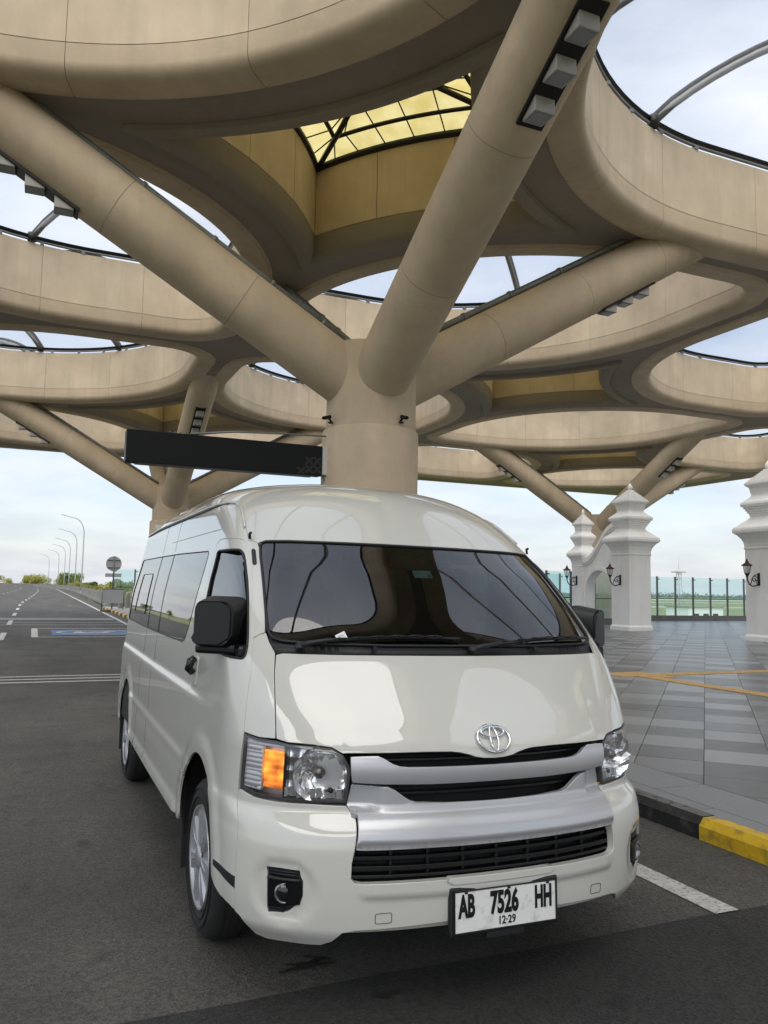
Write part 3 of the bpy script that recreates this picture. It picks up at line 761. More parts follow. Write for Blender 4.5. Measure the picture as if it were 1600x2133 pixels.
sheet('emblem_ring', [[e0[k], e0[(k + 1) % 40], e1[(k + 1) % 40], e1[k]] for k in range(40)], .008, M['paint_white'], road)
sheet('emblem_figure', [[(-.45, 24.1), (-.2, 23.9), (.5, 24.0), (.75, 24.5), (.55, 24.6), (.4, 24.25), (-.1, 24.2), (-.2, 24.6), (-.4, 24.6)], [(-.35, 24.75), (-.15, 24.75), (-.15, 25.0), (-.35, 25.0)], [(.1, 24.5), (.9, 24.75), (.85, 24.9), (.05, 24.65)]], .008, M['paint_white'], road)
sheet('bay_line', [[(1.445, .425), (1.59, .42), (1.588, 2.2), (1.585, 4.0), (1.585, 7.5), (1.45, 7.5), (1.448, 4.0), (1.45, 2.2)]], .004, M['paint_white'], road)
# oil and water stains in front of the van
M['oil'] = pbr('oil_stain', (.020, .0195, .019), .6)
def blob(cx, cy, a, c, seed, n=26):
    rr = random.Random(seed); ph = [rr.uniform(0, 6.28) for _ in range(4)]
    return [(cx + a * (1 + .25 * math.sin(3 * t + ph[0]) + .2 * math.sin(5 * t + ph[1]) + .12 * math.sin(9 * t + ph[2])) * math.cos(t), cy + c * (1 + .25 * math.sin(3 * t + ph[0]) + .2 * math.sin(5 * t + ph[1])) * math.sin(t)) for t in [2 * math.pi * k / n for k in range(n)]]
for k, q in enumerate(((-.55, .62, .085, .028), (-.49, .655, .04, .02), (-.66, .60, .022, .010), (-.35, .29, .05, .02), (-.53, .70, .02, .008), (-.62, .655, .018, .008))): sheet('oil_stain', [blob(*q, 11 + k)], .009, M['oil'], road)
# litter on the road
M['litter'] = pbr('white_litter', (.7, .7, .68), .8)
for (x, y, l, w, a) in ((1.80, 1.72, .05, .008, .8), (1.83, 1.62, .02, .015, .3), (-1.95, .75, .010, .005, .2)):
    b = MB(); b.box((0, 0, .004), (l, w, .006), Matrix.Rotation(a, 3, 'Z')); 
    tag(b.build('litter_scrap', M['litter'], None, (x, y, 0)), 'tiny pale scrap of litter lying on the asphalt', 'litter', 'litter scraps on the road')

# ================================================================== white gate with arches
def gate_pillar(root, x, y, half, hk, name):
    b = MB(); q = math.sqrt(2)
    lev = [(.60, .0), (.60, .14), (.56, .20), (.55, .22), (.55, 3.05), (.56, 3.10), (.57, 3.22), (.62, 3.36), (.72, 3.50), (.82, 3.58), (.83, 3.66), (.81, 3.74), (.66, 3.86), (.50, 4.0), (.42, 4.10), (.42, 4.14)]
    for k in range(4): lev += [(.44 + .042 * k, 4.16 + .075 * k), (.44 + .042 * k, 4.22 + .075 * k)]
    lev += [(.62, 4.46), (.64, 4.53), (.62, 4.60), (.50, 4.70), (.40, 4.80), (.385, 4.84), (.385, 4.90), (.40, 4.92), (.43, 5.10), (.50, 5.16), (.54, 5.20), (.54, 5.26)]
    for k in range(9): lev += [(.50 - .048 * k, 5.27 + .05 * k), (.50 - .048 * k, 5.315 + .05 * k)]
    lev += [(.08, 5.73)]
    s = half / .55
    b.lathe([(r * s * q, z * hk) for r, z in lev], 4, sq=True, smooth=False)
    p = b.build('pillar', M['white_plaster'], root); p.location = (x, y, 0)
    f = MB(); f.lathe([(.06, 5.70), (.07, 5.74), (.10, 5.80), (.105, 5.86), (.07, 5.93), (.03, 5.99), (.0, 6.02)], 12)
    f.v = [(v[0] * s, v[1] * s, v[2] * hk) for v in f.v]
    f.build('finial', M['white_plaster'], p)
    m_ = MB(); m_.lathe([(.556 * s * q, 3.02 * hk), (.575 * s * q, 3.04 * hk), (.575 * s * q, 3.08 * hk), (.556 * s * q, 3.10 * hk)], 4, sq=True, smooth=False); m_.build('moulding', M['white_plaster'], p)
def make_gate(mir):
    g = empty('arched_gate', (19.55, 19.1, HP)); s = mir; g.scale = (.9, .9, .9)
    gate_pillar(g, 0, s * 3.6, .57, 1.05, 'a')
    gate_pillar(g, .05, s * 6.95, .37, .91, 'b')
    # wall with arch, in the (y, z) plane, extruded along x
    yc, rr, zs = 5.45, .92, 1.65
    arch = [(yc - rr * math.cos(a), zs + rr * math.sin(a)) for a in [math.pi * k / 20 for k in range(21)]]
    top = []
    for k in range(25):
        u = k / 24; y = 4.12 + (6.63 - 4.12) * u
        top.append((y, 3.05 + 1.45 * (1 - smooth01(u)) + .12 * math.sin(u * math.pi * 2)))
    poly_o = [(4.12, 0), (yc - rr, 0)] + arch + [(yc + rr, 0), (6.63, 0)] + top[::-1]
    b = MB(); V = [(-.22, s * p[0], p[1]) for p in poly_o] + [(.22, s * p[0], p[1]) for p in poly_o]; n = len(poly_o)
    v2, f2 = cdt(poly_o, [])
    F = []
    idx = {}
    bb = MB(); nn = len(v2)
    bb.add([(-.22, s * p[0], p[1]) for p in v2] + [(.22, s * p[0], p[1]) for p in v2], [tuple(map(int, t)) for t in f2] + [tuple(int(i) + nn for i in t) for t in f2])
    bb.add(V, [(i, (i + 1) % n, n + (i + 1) % n, n + i) for i in range(n)])
    w = bb.build('arch_wall', M['white_plaster'], g)
    # coping along the curved top and moulding round the arch
    c = MB()
    for (off, hw_, hh) in ((.0, .33, .10), (-.13, .28, .07)):
        V = []; F = []
        for (y, z) in top:
            for (dx, dz) in ((-hw_, -hh), (-hw_, hh), (hw_, hh), (hw_, -hh)): V.append((dx, s * y, z + off + dz))
        for k in range(len(top) - 1):
            for q in range(4): F.append((k * 4 + q, k * 4 + (q + 1) % 4, (k + 1) * 4 + (q + 1) % 4, (k + 1) * 4 + q))
        c.add(V, F)
    c.build('coping', M['white_plaster'], w)
    c = MB(); V = []; F = []; full = [(yc - rr, 0)] + arch + [(yc + rr, 0)]
    for (y, z) in full:
        nx, nz = y - yc, max(0, z - zs); l = math.hypot(nx, nz) or 1
        for o, dx in ((0, -.27), (.16, -.27), (.16, -.21), (0, -.21)): V.append((dx, s * (y + nx / l * o), z + nz / l * o))
    for k in range(len(full) - 1):
        for q in range(4): F.append((k * 4 + q, k * 4 + (q + 1) % 4, (k + 1) * 4 + (q + 1) % 4, (k + 1) * 4 + q))
    c.add(V, F); c.build('arch_moulding', M['white_plaster'], w)
    return g
def smooth01(u): return u * u * (3 - 2 * u)
tag(make_gate(1), 'white plaster gate with round arch, tiered pillars and curved coping, beside the van', 'gate', 'white plaza gates')
tag(make_gate(-1), 'white plaster gate cut off by the right edge, its tiered pillar in view', 'gate', 'white plaza gates')

# wall lanterns ---------------------------------------------------------------
M['lantern_glass'] = glass('lantern_glass', (.92, .93, .92), diffuse=.15, dcol=(.8, .8, .78))
def make_lantern():
    g = empty('wall_lantern')
    b = MB(); b.box((-.02, 0, 0), (.035, .10, .44), None, .008); b.build('back_plate', M['black_iron'], g)
    b = MB()
    b.tube([(-.03, 0, -.16), (-.16, 0, -.22), (-.32, 0, -.24), (-.46, 0, -.18), (-.54, 0, -.05), (-.56, 0, .06)], .022, 8)
    sp = [(-.22 + .13 * (1 - k / 22) * math.cos(.5 + k * .42), 0, .0 + .13 * (1 - k / 22) * math.sin(.5 + k * .42)) for k in range(20)]
    b.tube(sp, .016, 6); b.tube([(-.03, 0, .13), (-.12, 0, .16), (-.22, 0, .14), (-.33, 0, .02), (-.38, 0, -.12), (-.42, 0, -.2)], .016, 6)
    b.tube([(-.10 + .05 * math.cos(k * .5), 0, -.08 + .05 * math.sin(k * .5)) for k in range(13)], .013, 6)
    b.build('scroll_arm', M['black_iron'], g)
    b = MB(); b.lathe([(.0, .04), (.03, .06), (.03, .10), (.06, .14), (.085, .18), (.085, .20), (.0, .20)], 6, c=(-.56, 0, 0), smooth=False); b.build('cup', M['black_iron'], g)
    b = MB(); b.lathe([(.082, .20), (.125, .46)], 6, c=(-.56, 0, 0), smooth=False); b.build('glass', M['lantern_glass'], g)
    b = MB()
    for k in range(6):
        a = 2 * math.pi * k / 6; b.tube([(-.56 + .084 * math.cos(a), .084 * math.sin(a), .20), (-.56 + .128 * math.cos(a), .128 * math.sin(a), .46)], .009, 5)
    b.build('glazing_bar', M['black_iron'], g)
    b = MB(); b.lathe([(.17, .45), (.175, .47), (.10, .54), (.06, .56), (.06, .60), (.03, .63), (.035, .66), (.0, .71)], 12, c=(-.56, 0, 0), smooth=False)
    for k in range(6):
        a = 2 * math.pi * (k + .5) / 6; b.lathe([(.02, .46), (.012, .50), (0, .51)], 5, c=(-.56 + .165 * math.cos(a), .165 * math.sin(a), 0))
    b.build('cap', M['lantern_copper'], g)
    return g
l0 = make_lantern()
for k, (x, y, z, lb) in enumerate(((19.05, 22.34, 2.03, 'black wrought iron wall lantern on the tall pillar right of the arch'), (19.27, 25.36, 2.02, 'black wrought iron wall lantern on the short pillar nearest the van'), (19.05, 15.86, 2.03, 'black wrought iron wall lantern on the pillar at the right edge'))):
    o = l0 if k == 0 else copy_tree(l0)
    o.location = (x, y, z); o.scale = (.9, .9, .9); tag(o, lb, 'lantern', 'wall lanterns on the gate pillars')

# ================================================================== glass fence behind the plaza
def glass_fence(x0, x1, y, label, n):
    f = empty('glass_fence', ((x0 + x1) / 2, y, HP)); L_ = x1 - x0; st = L_ / n
    b = MB(); b.box((0, 0, .14), (L_, .22, .28)); b.build('base_kerb', noisy('fence_kerb', (.09, .09, .09), (.13, .13, .13), scale=3), f)
    pm = MB(); pm.box((0, 0, 1.30), (.09, .06, 2.05)); pm.box((.10, -.02, 2.18), (.12, .03, .05)); pm.box((.10, -.02, 1.30), (.10, .03, .04)); pme = pm.mesh('post'); pme.materials.append(M['fence_steel'])
    gm = MB(); gm.box((0, -.02, 1.30), (st - .10, .014, 2.0)); gme = gm.mesh('pane'); gme.materials.append(M['fence_glass'])
    for k in range(n + 1): link('post', pme, parent=f, loc=(-L_ / 2 + k * st, 0, 0))
    for k in range(n): link('glass_pane', gme, parent=f, loc=(-L_ / 2 + (k + .5) * st, 0, 0))
    b = MB(); b.box((0, -.05, 1.16), (L_, .035, .045)); b.build('rail', M['fence_steel'], f)
    return tag(f, label, 'fence')
glass_fence(5.15, 47.0, 30.9, 'long glass fence with steel posts closing off the plaza', 34)
glass_fence(18.6, 22.4, 26.6, 'short glass screen seen through the white arch', 3)
glass_fence(2.9, 8.0, 50.0, 'glass fence beside the road sign on the left', 4)

# ================================================================== sign board on the first column
M['board'] = pbr('black_sign_face', (.006, .0065, .008), .55, spec=.22)
sb = empty('sign_board', (.72, Y0, 3.345))
b = MB(); b.box((0, 0, 0), (2.70, .20, .43), None, .006); b.build('panel', M['board'], sb)
b = MB(); b.box((1.42, 0, 0), (.13, .24, .40), None, .004); b.build('bracket', pbr('sign_bracket_grey', (.55, .54, .53), .5), sb)
b = MB(); b.box((0, 0, -.222), (2.45, .17, .012)); b.box((-1.352, 0, 0), (.012, .19, .40)); b.build('trim', pbr('sign_trim', (.03, .03, .032), .4), sb)
pet = MB()
for (cx, cz) in ((1.16, -.13), (1.28, -.13), (1.28, -.01), (1.04, -.17), (1.16, -.01 - .12 * .0)):
    for a in (45, 135, 225, 315):
        ux, uz = math.cos(R(a)), math.sin(R(a)); pts = []
        for k in range(12):
            t = 2 * math.pi * k / 12; l = .042 * (1 + math.cos(t)); w = .017 * math.sin(t)
            pts.append((cx + ux * l - uz * w, cz + uz * l + ux * w))
        pts = [(p[0], p[1]) for p in pts if p[0] < 1.345 and p[1] > -.212]
        if len(pts) > 5: pet.prism(pts, -.104, -.101, axis='y')
pet.build('petal_motif', pbr('sign_motif', (.014, .0145, .016), .6), sb)
tag(sb, 'long blank black overhead sign board fixed to the column behind the van', 'sign board')
b = MB(); b.tube([(.2, Y0 - .02, 3.58), (.8, Y0 - .05, 3.66), (1.6, Y0 - .06, 3.70), (2.16, Y0 - .05, 3.72)], .012, 6)
for k in range(6): b.tube([(-.1 + .07 * k, Y0, 3.565), (-.07 + .07 * k, Y0 - .02, 3.59), (-.04 + .07 * k, Y0, 3.565)], .007, 5)
tag(b.build('sign_cable', M['steel']), 'thin loose cable running from the black sign board to the column', 'cable')
# cctv cameras
def cctv(x, y, z, rz, lb):
    c = empty('security_camera', (x, y, z), rz); c.scale = (.75, .75, .75)
    b = MB(); b.box((0, -.06, .10), (.07, .17, .07), Matrix.Rotation(R(18), 3, 'X'), .012); b.build('housing', M['black_iron'], c)
    b = MB(); b.tube([(0, .03, 0), (0, .03, .05), (0, -.01, .08)], .022, 8); b.lathe([(.05, 0), (.05, .02), (.0, .025)], 12, c=(0, .03, 0)); b.build('bracket', M['black_iron'], c)
    b = MB(); b.lathe([(.026, 0), (.026, .02), (0, .021)], 12, axis='y', c=(0, -.17, .072)); b.build('lens', pbr('camera_lens', (.004, .004, .004), .1), c)
    tag(c, lb, 'camera', 'security cameras on the column')
cctv(X0 - .70, Y0 - .15, 3.90, R(-70), 'small black security camera on the left of the column above the sign board')
cctv(X0 + .22, Y0 - .66, 3.90, R(15), 'small black security camera on the front of the column')

# ================================================================== far left: lamps, signs, barriers, trees
def make_lamp():
    l = empty('street_lamp')
    b = MB(); b.lathe([(.16, 0), (.16, .25), (.11, .30)], 10); b.build('base', M['galv'], l)
    b = MB(); pts = [(0, 0, 0.2), (0, 0, 3), (0, 0, 6), (0, 0, 8.2)] + [(-1.5 + 1.5 * math.cos(R(a)), 0, 8.2 + 2.1 * math.sin(R(a))) for a in (15, 30, 45, 60, 75)] + [(-1.6, 0, 10.32), (-2.5, 0, 10.55)]
    b.tube(pts, [.10, .095, .085, .075] + [.065] * 5 + [.055, .05], 8); b.build('pole', M['galv'], l)
    b = MB(); b.box((-2.75, 0, 10.60), (.62, .20, .09), Matrix.Rotation(R(10), 3, 'Y'), .02); b.build('lamp_head', M['galv'], l)
    return l
lamp0 = make_lamp()
ords = ['nearest and tallest', 'second nearest', 'third nearest', 'fourth nearest', 'fifth nearest', 'sixth nearest']
for k, (y, dx) in enumerate(((115, .25), (147, .35), (178, .3), (207, .3), (243, .4), (285, .6), (392, -8.0))):
    o = lamp0 if k == 0 else copy_tree(lamp0)
    o.location = (edge_x(y) + dx, y, .1); 
    tag(o, ('%s curved grey street lamp along the road barrier' % ords[k]) if k < 6 else 'curved grey street lamp standing alone at the far road bend', 'street lamp', 'street lamps along the road')
M['sign_back'] = pbr('sign_back_grey', (.36, .37, .38), .5, metal=.3)
s_ = empty('round_traffic_sign', (2.45, 45.0, HP))
b = MB(); b.lathe([(0, 0), (.42, 0), (.42, .02), (0, .02)], 28, axis='y', c=(0, 0, 2.52), smooth=False); b.build('disc', M['sign_back'], s_)
b = MB(); b.box((0, 0, 1.88), (.86, .02, .20)); b.build('plate', M['sign_back'], s_)
b = MB(); b.tube([(0, -.05, 0), (0, -.05, 2.95)], .035, 8); b.box((0, -.02, 2.72), (.72, .03, .04)); b.box((0, -.02, 2.30), (.72, .03, .04)); b.build('post', M['fence_steel'], s_)
tag(s_, 'round road sign seen from behind on a post beside the kerb', 'traffic sign')
s_ = empty('notice_stand', (2.40, 44.0, .02))
b = MB(); b.box((0, 0, .82), (1.08, .03, .74)); b.build('panel', M['sign_back'], s_)
b = MB()
for x in (-.56, .56): b.tube([(x, 0, 0), (x, 0, 1.22)], .025, 6)
b.tube([(-.56, 0, 1.21), (.56, 0, 1.21)], .025, 6); b.build('frame', M['fence_steel'], s_)
b = MB(); b.box((0, 0, .05), (1.25, .5, .10), None, .02); b.build('foot', noisy('rusty_foot', (.10, .05, .03), (.25, .18, .05), scale=5), s_)
tag(s_, 'grey rectangular panel in a standing frame at the foot of the round sign', 'sign')
M['barrier'] = noisy('stained_barrier_concrete', (.17, .16, .145), (.30, .29, .265), scale=2.2, rough=(.8, .9), streak=((.07, .065, .06), (3, 3, .4), .7), objvar=.1)
bm_ = MB(); bm_.prism([(0, 0), (.42, 0), (.42, .12), (.30, .35), (.26, .95), (.12, .95), (.06, .35), (0, .12)], 0, 2.96, axis='y'); bme = bm_.mesh('concrete_barrier'); bme.materials.append(M['barrier'])
ORD = ['first', 'second', 'third', 'fourth', 'fifth', 'sixth', 'seventh', 'eighth', 'ninth', 'tenth']
y = 52.0; k = 0
while y < 330:
    o = link('concrete_barrier', bme); x = edge_x(y) + .15; x2 = edge_x(y + 3) + .15
    o.location = (x, y, .0); o.rotation_euler = (0, 0, -math.atan2(x2 - x, 3)); o.scale = (1, math.hypot(x2 - x, 3) / 3, 1)
    tag(o, '%s concrete road barrier block counted from the round sign' % ORD[k] if k < len(ORD) else 'distant stained concrete barrier block in the row along the right road edge', 'barrier', 'road barrier blocks'); y += 3; k += 1
# far parapet beyond the bend
b = MB(); pts = [(edge_x(yy) + .3, yy) for yy in range(330, 591, 10)]
for a, c in zip(pts[:-1], pts[1:]): b.add([(a[0], a[1], 0), (c[0], c[1], 0), (c[0], c[1], .95), (a[0], a[1], .95), (a[0] + .4, a[1], 0), (c[0] + .4, c[1], 0), (c[0] + .4, c[1], .95), (a[0] + .4, a[1], .95)], [(0, 1, 2, 3), (4, 7, 6, 5), (3, 2, 6, 7)])
tag(b.build('road_parapet', M['barrier']), 'long low concrete parapet following the far bend of the road', 'parapet')
for k in range(5):
    b = MB(); b.lathe([(.14, 0), (.14, .85), (.10, .93), (0, .95)], 12); o = b.build('bollard', M['barrier'], None, (3.05 + .45 * k, 46.5 + .6 * k, HP)); tag(o, 'short round concrete bollard in the row behind the framed sign', 'bollard', 'bollards behind the framed sign')

# trees
def leaf_mat(name, c0, c1):
    m, nt, out = new_mat(name); N = nt.nodes; L = nt.links
    b = N.new('ShaderNodeBsdfPrincipled'); tl = N.new('ShaderNodeBsdfTranslucent'); mx = N.new('ShaderNodeMixShader'); mx.inputs[0].default_value = .3
    tc = N.new('ShaderNodeTexCoord'); nz = N.new('ShaderNodeTexNoise'); setin(nz, Scale=1.4, Detail=4.0); L.new(tc.outputs['Object'], nz.inputs['Vector'])
    rp = N.new('ShaderNodeValToRGB'); rp.color_ramp.elements[0].position = .35; rp.color_ramp.elements[1].position = .65
    rp.color_ramp.elements[0].color = c0 + (1,); rp.color_ramp.elements[1].color = c1 + (1,); L.new(nz.outputs['Fac'], rp.inputs[0])
    L.new(rp.outputs[0], b.inputs['Base Color']); L.new(rp.outputs[0], tl.inputs[0]); setin(b, Roughness=.6)
    L.new(b.outputs[0], mx.inputs[1]); L.new(tl.outputs[0], mx.inputs[2]); L.new(mx.outputs[0], out.inputs[0]); return m
M['leaf'] = [leaf_mat('leaves_green', (.10, .16, .035), (.22, .29, .07)), leaf_mat('leaves_yellowish', (.24, .25, .055), (.46, .42, .12)), leaf_mat('leaves_deep', (.06, .10, .028), (.12, .18, .045))]
M['bark'] = noisy('bark', (.10, .08, .06), (.17, .14, .11), scale=6)
def make_tree(seed, mat, hgt, spread, nleaf):
    rr = random.Random(seed); t = empty('roadside_tree')
    b = MB(); b.tube([(0, 0, 0), (.1, .05, hgt * .3), (-.05, .1, hgt * .6), (0, 0, hgt * .85)], [.20, .15, .10, .04], 7)
    cl = []
    for k in range(11):
        a = rr.uniform(0, 6.28); d = rr.uniform(.25, 1) * spread; z = hgt * rr.uniform(.45, .98); p = Vector((d * math.cos(a), d * math.sin(a), z - .25 * d)); cl.append((p, rr.uniform(.5, 1.0) * spread * .55))
        b.tube([(0, 0, hgt * rr.uniform(.3, .6)), tuple(p * .6 + Vector((0, 0, z * .35))), tuple(p)], [.07, .05, .02], 5)
    b.build('trunk', M['bark'], t)
    V = []; F = []
    for k in range(nleaf):
        c, r = rr.choice(cl); d = Vector((rr.gauss(0, 1), rr.gauss(0, 1), rr.gauss(0, .8))).normalized() * r * rr.uniform(.35, 1.05) ** .6
        p = c + d; s = rr.uniform(.10, .24); u = Vector((rr.gauss(0, 1), rr.gauss(0, 1), rr.gauss(0, 1))).normalized(); w = u.orthogonal().normalized()
        n0 = len(V); V += [p - u * s, p + w * s * .5, p + u * s, p - w * s * .5]; F.append((n0, n0 + 1, n0 + 2, n0 + 3))
    me = bpy.data.meshes.new('crown'); me.from_pydata([tuple(v) for v in V], [], F); me.update(); link('crown', me, mat, t)
    return t
protos = [make_tree(3, M['leaf'][0], 7.4, 2.4, 2600), make_tree(5, M['leaf'][1], 6.8, 2.7, 2600), make_tree(9, M['leaf'][2], 7.8, 2.2, 2400), make_tree(12, M['leaf'][1], 6.3, 2.2, 2000)]
tl_names = ['bushy green tree growing beyond the road barriers', 'yellowish loose tree growing beyond the road barriers', 'dark green tree growing beyond the road barriers', 'low yellowish tree growing beyond the road barriers']
used = [False] * 4
spots = []
for k in range(30):
    y = 62 + k * 7.5 + rng.uniform(-2, 2); spots.append((edge_x(y) + rng.uniform(4.5, 9.5), y, rng.randrange(4)))
for k in range(16): spots.append((edge_x(330 + k * 15) + rng.uniform(8, 20), 330 + k * 15, rng.choice((1, 3, 0))))
for k in range(10): spots.append((edge_x(590) - 20 * k - 5 + rng.uniform(-4, 4), 600 + rng.uniform(0, 25), rng.choice((1, 3, 0))))
for (x, y, q) in spots:
    o = protos[q] if not used[q] else copy_tree(protos[q]); used[q] = True
    o.location = (x, y, -5.0); o.rotation_euler = (0, 0, rng.uniform(0, 6.28)); s = rng.uniform(.86, 1.02) if y < 330 else rng.uniform(1.15, 1.5); o.scale = (s * 1.1, s * 1.1, s)
    tag(o, tl_names[q], 'tree', 'trees beyond the road')
# distant wood across the airfield, leaf colour paled and blued to stand for haze
V = []; F = []; rr = random.Random(4)
for k in range(5200):
    x = rr.uniform(350, 1500); y = rr.uniform(1000, 1120); hgt = 5.2 + 3.2 * (math.sin(x * .021) * .5 + .5) * (math.sin(x * .0063 + 1) * .5 + .5) + 1.2 * math.sin(x * .09); z = -5 + hgt * rr.uniform(.0, 1)
    s = rr.uniform(.9, 1.8); n0 = len(V); a = rr.uniform(0, 3.14); V += [(x - s * math.cos(a), y - s * math.sin(a), z - s * .6), (x + s * math.cos(a), y + s * math.sin(a), z - s * .5), (x + s * .7 * math.cos(a), y, z + s * .6), (x - s * .8 * math.cos(a), y, z + s * .7)]; F.append((n0, n0 + 1, n0 + 2, n0 + 3))
me = bpy.data.meshes.new('wood'); me.from_pydata(V, [], F); me.update(); o = link('distant_wood', me, leaf_mat('hazed_leaves', (.12, .17, .16), (.17, .22, .19))); tag(o, 'far dark tree line across the airfield', 'wood', kind='stuff')
# airport mast and shed beyond the fence
mt = empty('lattice_mast', (152.0, 160.0, -5.0)); b = MB()
for sx in (-1, 1):
    for sy in (-1, 1): b.tube([(sx * .9, sy * .9, 0), (sx * .35, sy * .35, 13.0)], .07, 5)
for k in range(9):
    z = k * 1.4; w = .9 - .55 * z / 13; w2 = .9 - .55 * (z + 1.4) / 13
    for (a, c) in (((-1, -1), (1, -1)), ((1, -1), (1, 1)), ((1, 1), (-1, 1)), ((-1, 1), (-1, -1))): b.tube([(a[0] * w, a[1] * w, z), (c[0] * w2, c[1] * w2, z + 1.4)], .05, 4)
b.build('lattice', M['galv'], mt); b = MB(); b.box((0, 0, 12.2), (2.6, 2.6, .3)); b.tube([(0, 0, 12), (0, 0, 16)], .06, 5); b.build('platform', M['galv'], mt); tag(mt, 'pale lattice mast on the airfield behind the glass fence', 'mast')
sh = empty('airfield_shed', (120.0, 122.0, -5.0)); b = MB(); b.box((0, 0, 2.0), (9, 6, 4.0)); b.build('wall', M['white_plaster'], sh); b = MB(); b.box((0, 0, 4.12), (9.6, 6.6, .24)); b.build('roof', M['deck'], sh)
for dx in (-2.5, 0, 2.5):
    b = MB(); b.box((dx, -3.01, 2.2), (1.4, .05, 1.2)); b.build('window', M['board'], sh)
tag(sh, 'small white airfield building behind the glass fence at the right', 'building')
# ================================================================== the van: one smooth outer surface (s round the body, t up the body)
DEL=0.013
def pchip(xs,ys):
    xs=np.array(xs,float); ys=np.array(ys,float); h=np.diff(xs); d=np.diff(ys)/h; m=np.zeros(len(xs))
    m[0]=d[0]; m[-1]=d[-1]
    for i in range(1,len(xs)-1):
        if d[i-1]*d[i]>0:
            w1=2*h[i]+h[i-1]; w2=h[i]+2*h[i-1]; m[i]=(w1+w2)/(w1/d[i-1]+w2/d[i])
    def f(x):
        x=np.clip(np.asarray(x,float),xs[0],xs[-1]); k=np.clip(np.searchsorted(xs,x)-1,0,len(xs)-2)
        t=(x-xs[k])/h[k]
        return (1+2*t)*(1-t)**2*ys[k]+t*(1-t)**2*h[k]*m[k]+t*t*(3-2*t)*ys[k+1]+t*t*(t-1)*h[k]*m[k+1]
    return f
# profile parameter t == z below 1.9, stretched above
#            t      z     yc    hw    D
PROF=[
(0.20, 0.20, 0.120,0.890,0.66),
(0.25, 0.25, 0.075,0.920,0.68),
(0.32, 0.32, 0.045,0.945,0.63),
(0.45, 0.45, 0.040,0.957,0.62),
(0.58, 0.58, 0.045,0.958,0.62),
(0.645, 0.645, 0.056,0.955,0.63),
(0.68, 0.68, 0.078,0.955,0.63),
(0.70, 0.70, 0.104,0.950,0.64),
(0.715, 0.715, 0.111,0.948,0.64),
(0.80, 0.80, 0.112,0.948,0.64),
(0.90, 0.90, 0.118,0.946,0.62),
(1.00, 1.00, 0.170,0.942,0.56),
(1.10, 1.10, 0.240,0.935,0.49),
(1.25, 1.25, 0.355,0.922,0.43),
(1.40, 1.40, 0.490,0.900,0.43),
(1.60, 1.60, 0.700,0.862,0.44),
(1.73, 1.73, 0.855,0.834,0.47),
(1.85, 1.85, 0.990,0.812,0.58),
(1.92, 1.92, 1.080,0.800,0.70),
(2.00, 1.985,1.185,0.775,0.86),
(2.10, 2.05, 1.340,0.715,1.00),
(2.20, 2.10, 1.560,0.600,1.10),
(2.30, 2.132,1.850,0.420,1.10),
(2.40, 2.148,2.250,0.200,1.05),
(2.45, 2.152,2.600,0.010,1.00),
]
_P=np.array(PROF)
fz,fyc,fhw,fD=[pchip(_P[:,0],_P[:,i]) for i in(1,2,3,4)]
NN,MM=2.2,3.0
# reference arclength table
_th=np.linspace(0,np.pi/2,4001); _th=np.pi/2*(1-(1-np.linspace(0,1,4001))**2)
_c=np.clip(np.cos(_th),0,1); _s=np.sin(_th)
_x=.93*_s**(2/NN); _y=.6*(1-_c**(2/MM))
_L=np.concatenate([[0],np.cumsum(np.hypot(np.diff(_x),np.diff(_y)))])
S1=_L[-1]
YR=4.98
def vsm(e0,e1,x):
    t=np.clip((x-e0)/(e1-e0),0,1); return t*t*(3-2*t)
def v_base(s,t):
    s=np.asarray(s,float); t=np.asarray(t,float)
    sg=np.sign(s)+(s==0); a=np.abs(s)
    yc,hw,D,z=fyc(t),fhw(t),fD(t),fz(t)
    th=np.interp(a,_L,_th)
    c=np.clip(np.cos(th),0,1); sn=np.sin(th)
    x=hw*sn**(2/NN); y=yc+D*(1-c**(2/MM))
    over=a>S1
    y=np.where(over,yc+D+(a-S1),y); 
    # side wobble: swage line, sill, arch flares, rear rounding
    k=vsm(.75,1.15,y)*vsm(S1-.25,S1,a)
    dx=-.013*vsm(.985,1.03,z)*(1-vsm(1.15,1.5,z)*1.0)*vsm(.7,1.6,y)*(a>S1-.3)
    dx=dx+.016*vsm(.47,.41,z)*vsm(1.5,1.6,y)*vsm(3.75,3.65,y)
    for ya in(1.02,4.10):
        r=np.hypot(y-ya,z-.375)
        dx=dx+.011*vsm(.52,.44,r)*vsm(S1-.35,S1-.1,a)*vsm(.25,.35,z)
    x=np.where(a>S1-.35,x+dx*(x>.5),x)
    yr=YR-.16*np.maximum(z-1.25,0); q=np.clip((y-(yr-.28))/.33,0,1); x=np.where(y>yr-.28,x*(1-q**2.6*.35),x)
    x=x*(1-.016*vsm(2.2,5.0,y))
    # roof rear droop
    return np.stack([sg*x,y,z-.10*vsm(3.6,5.2,y)*vsm(1.9,2.05,t)],-1)
def v_normal(s,t):
    e=1e-4
    du=v_base(s+e,t)-v_base(s-e,t); dv=v_base(s,t+e)-v_base(s,t-e)
    n=np.cross(du,dv); n=n/np.maximum(np.linalg.norm(n,axis=-1,keepdims=True),1e-12)
    p=v_base(s,t); out=p-np.array([0,2.7,1.0]); 
    flip=np.sum(n*out,-1)<0
    return np.where(flip[...,None],-n,n)
def from_x(x,t):   # front point (x,t)->s
    x=np.asarray(x,float); a=np.clip(np.abs(x)/fhw(t),0,1); th=np.arcsin(np.clip(a**(NN/2),0,1)); return np.sign(x)*np.interp(th,_th,_L)
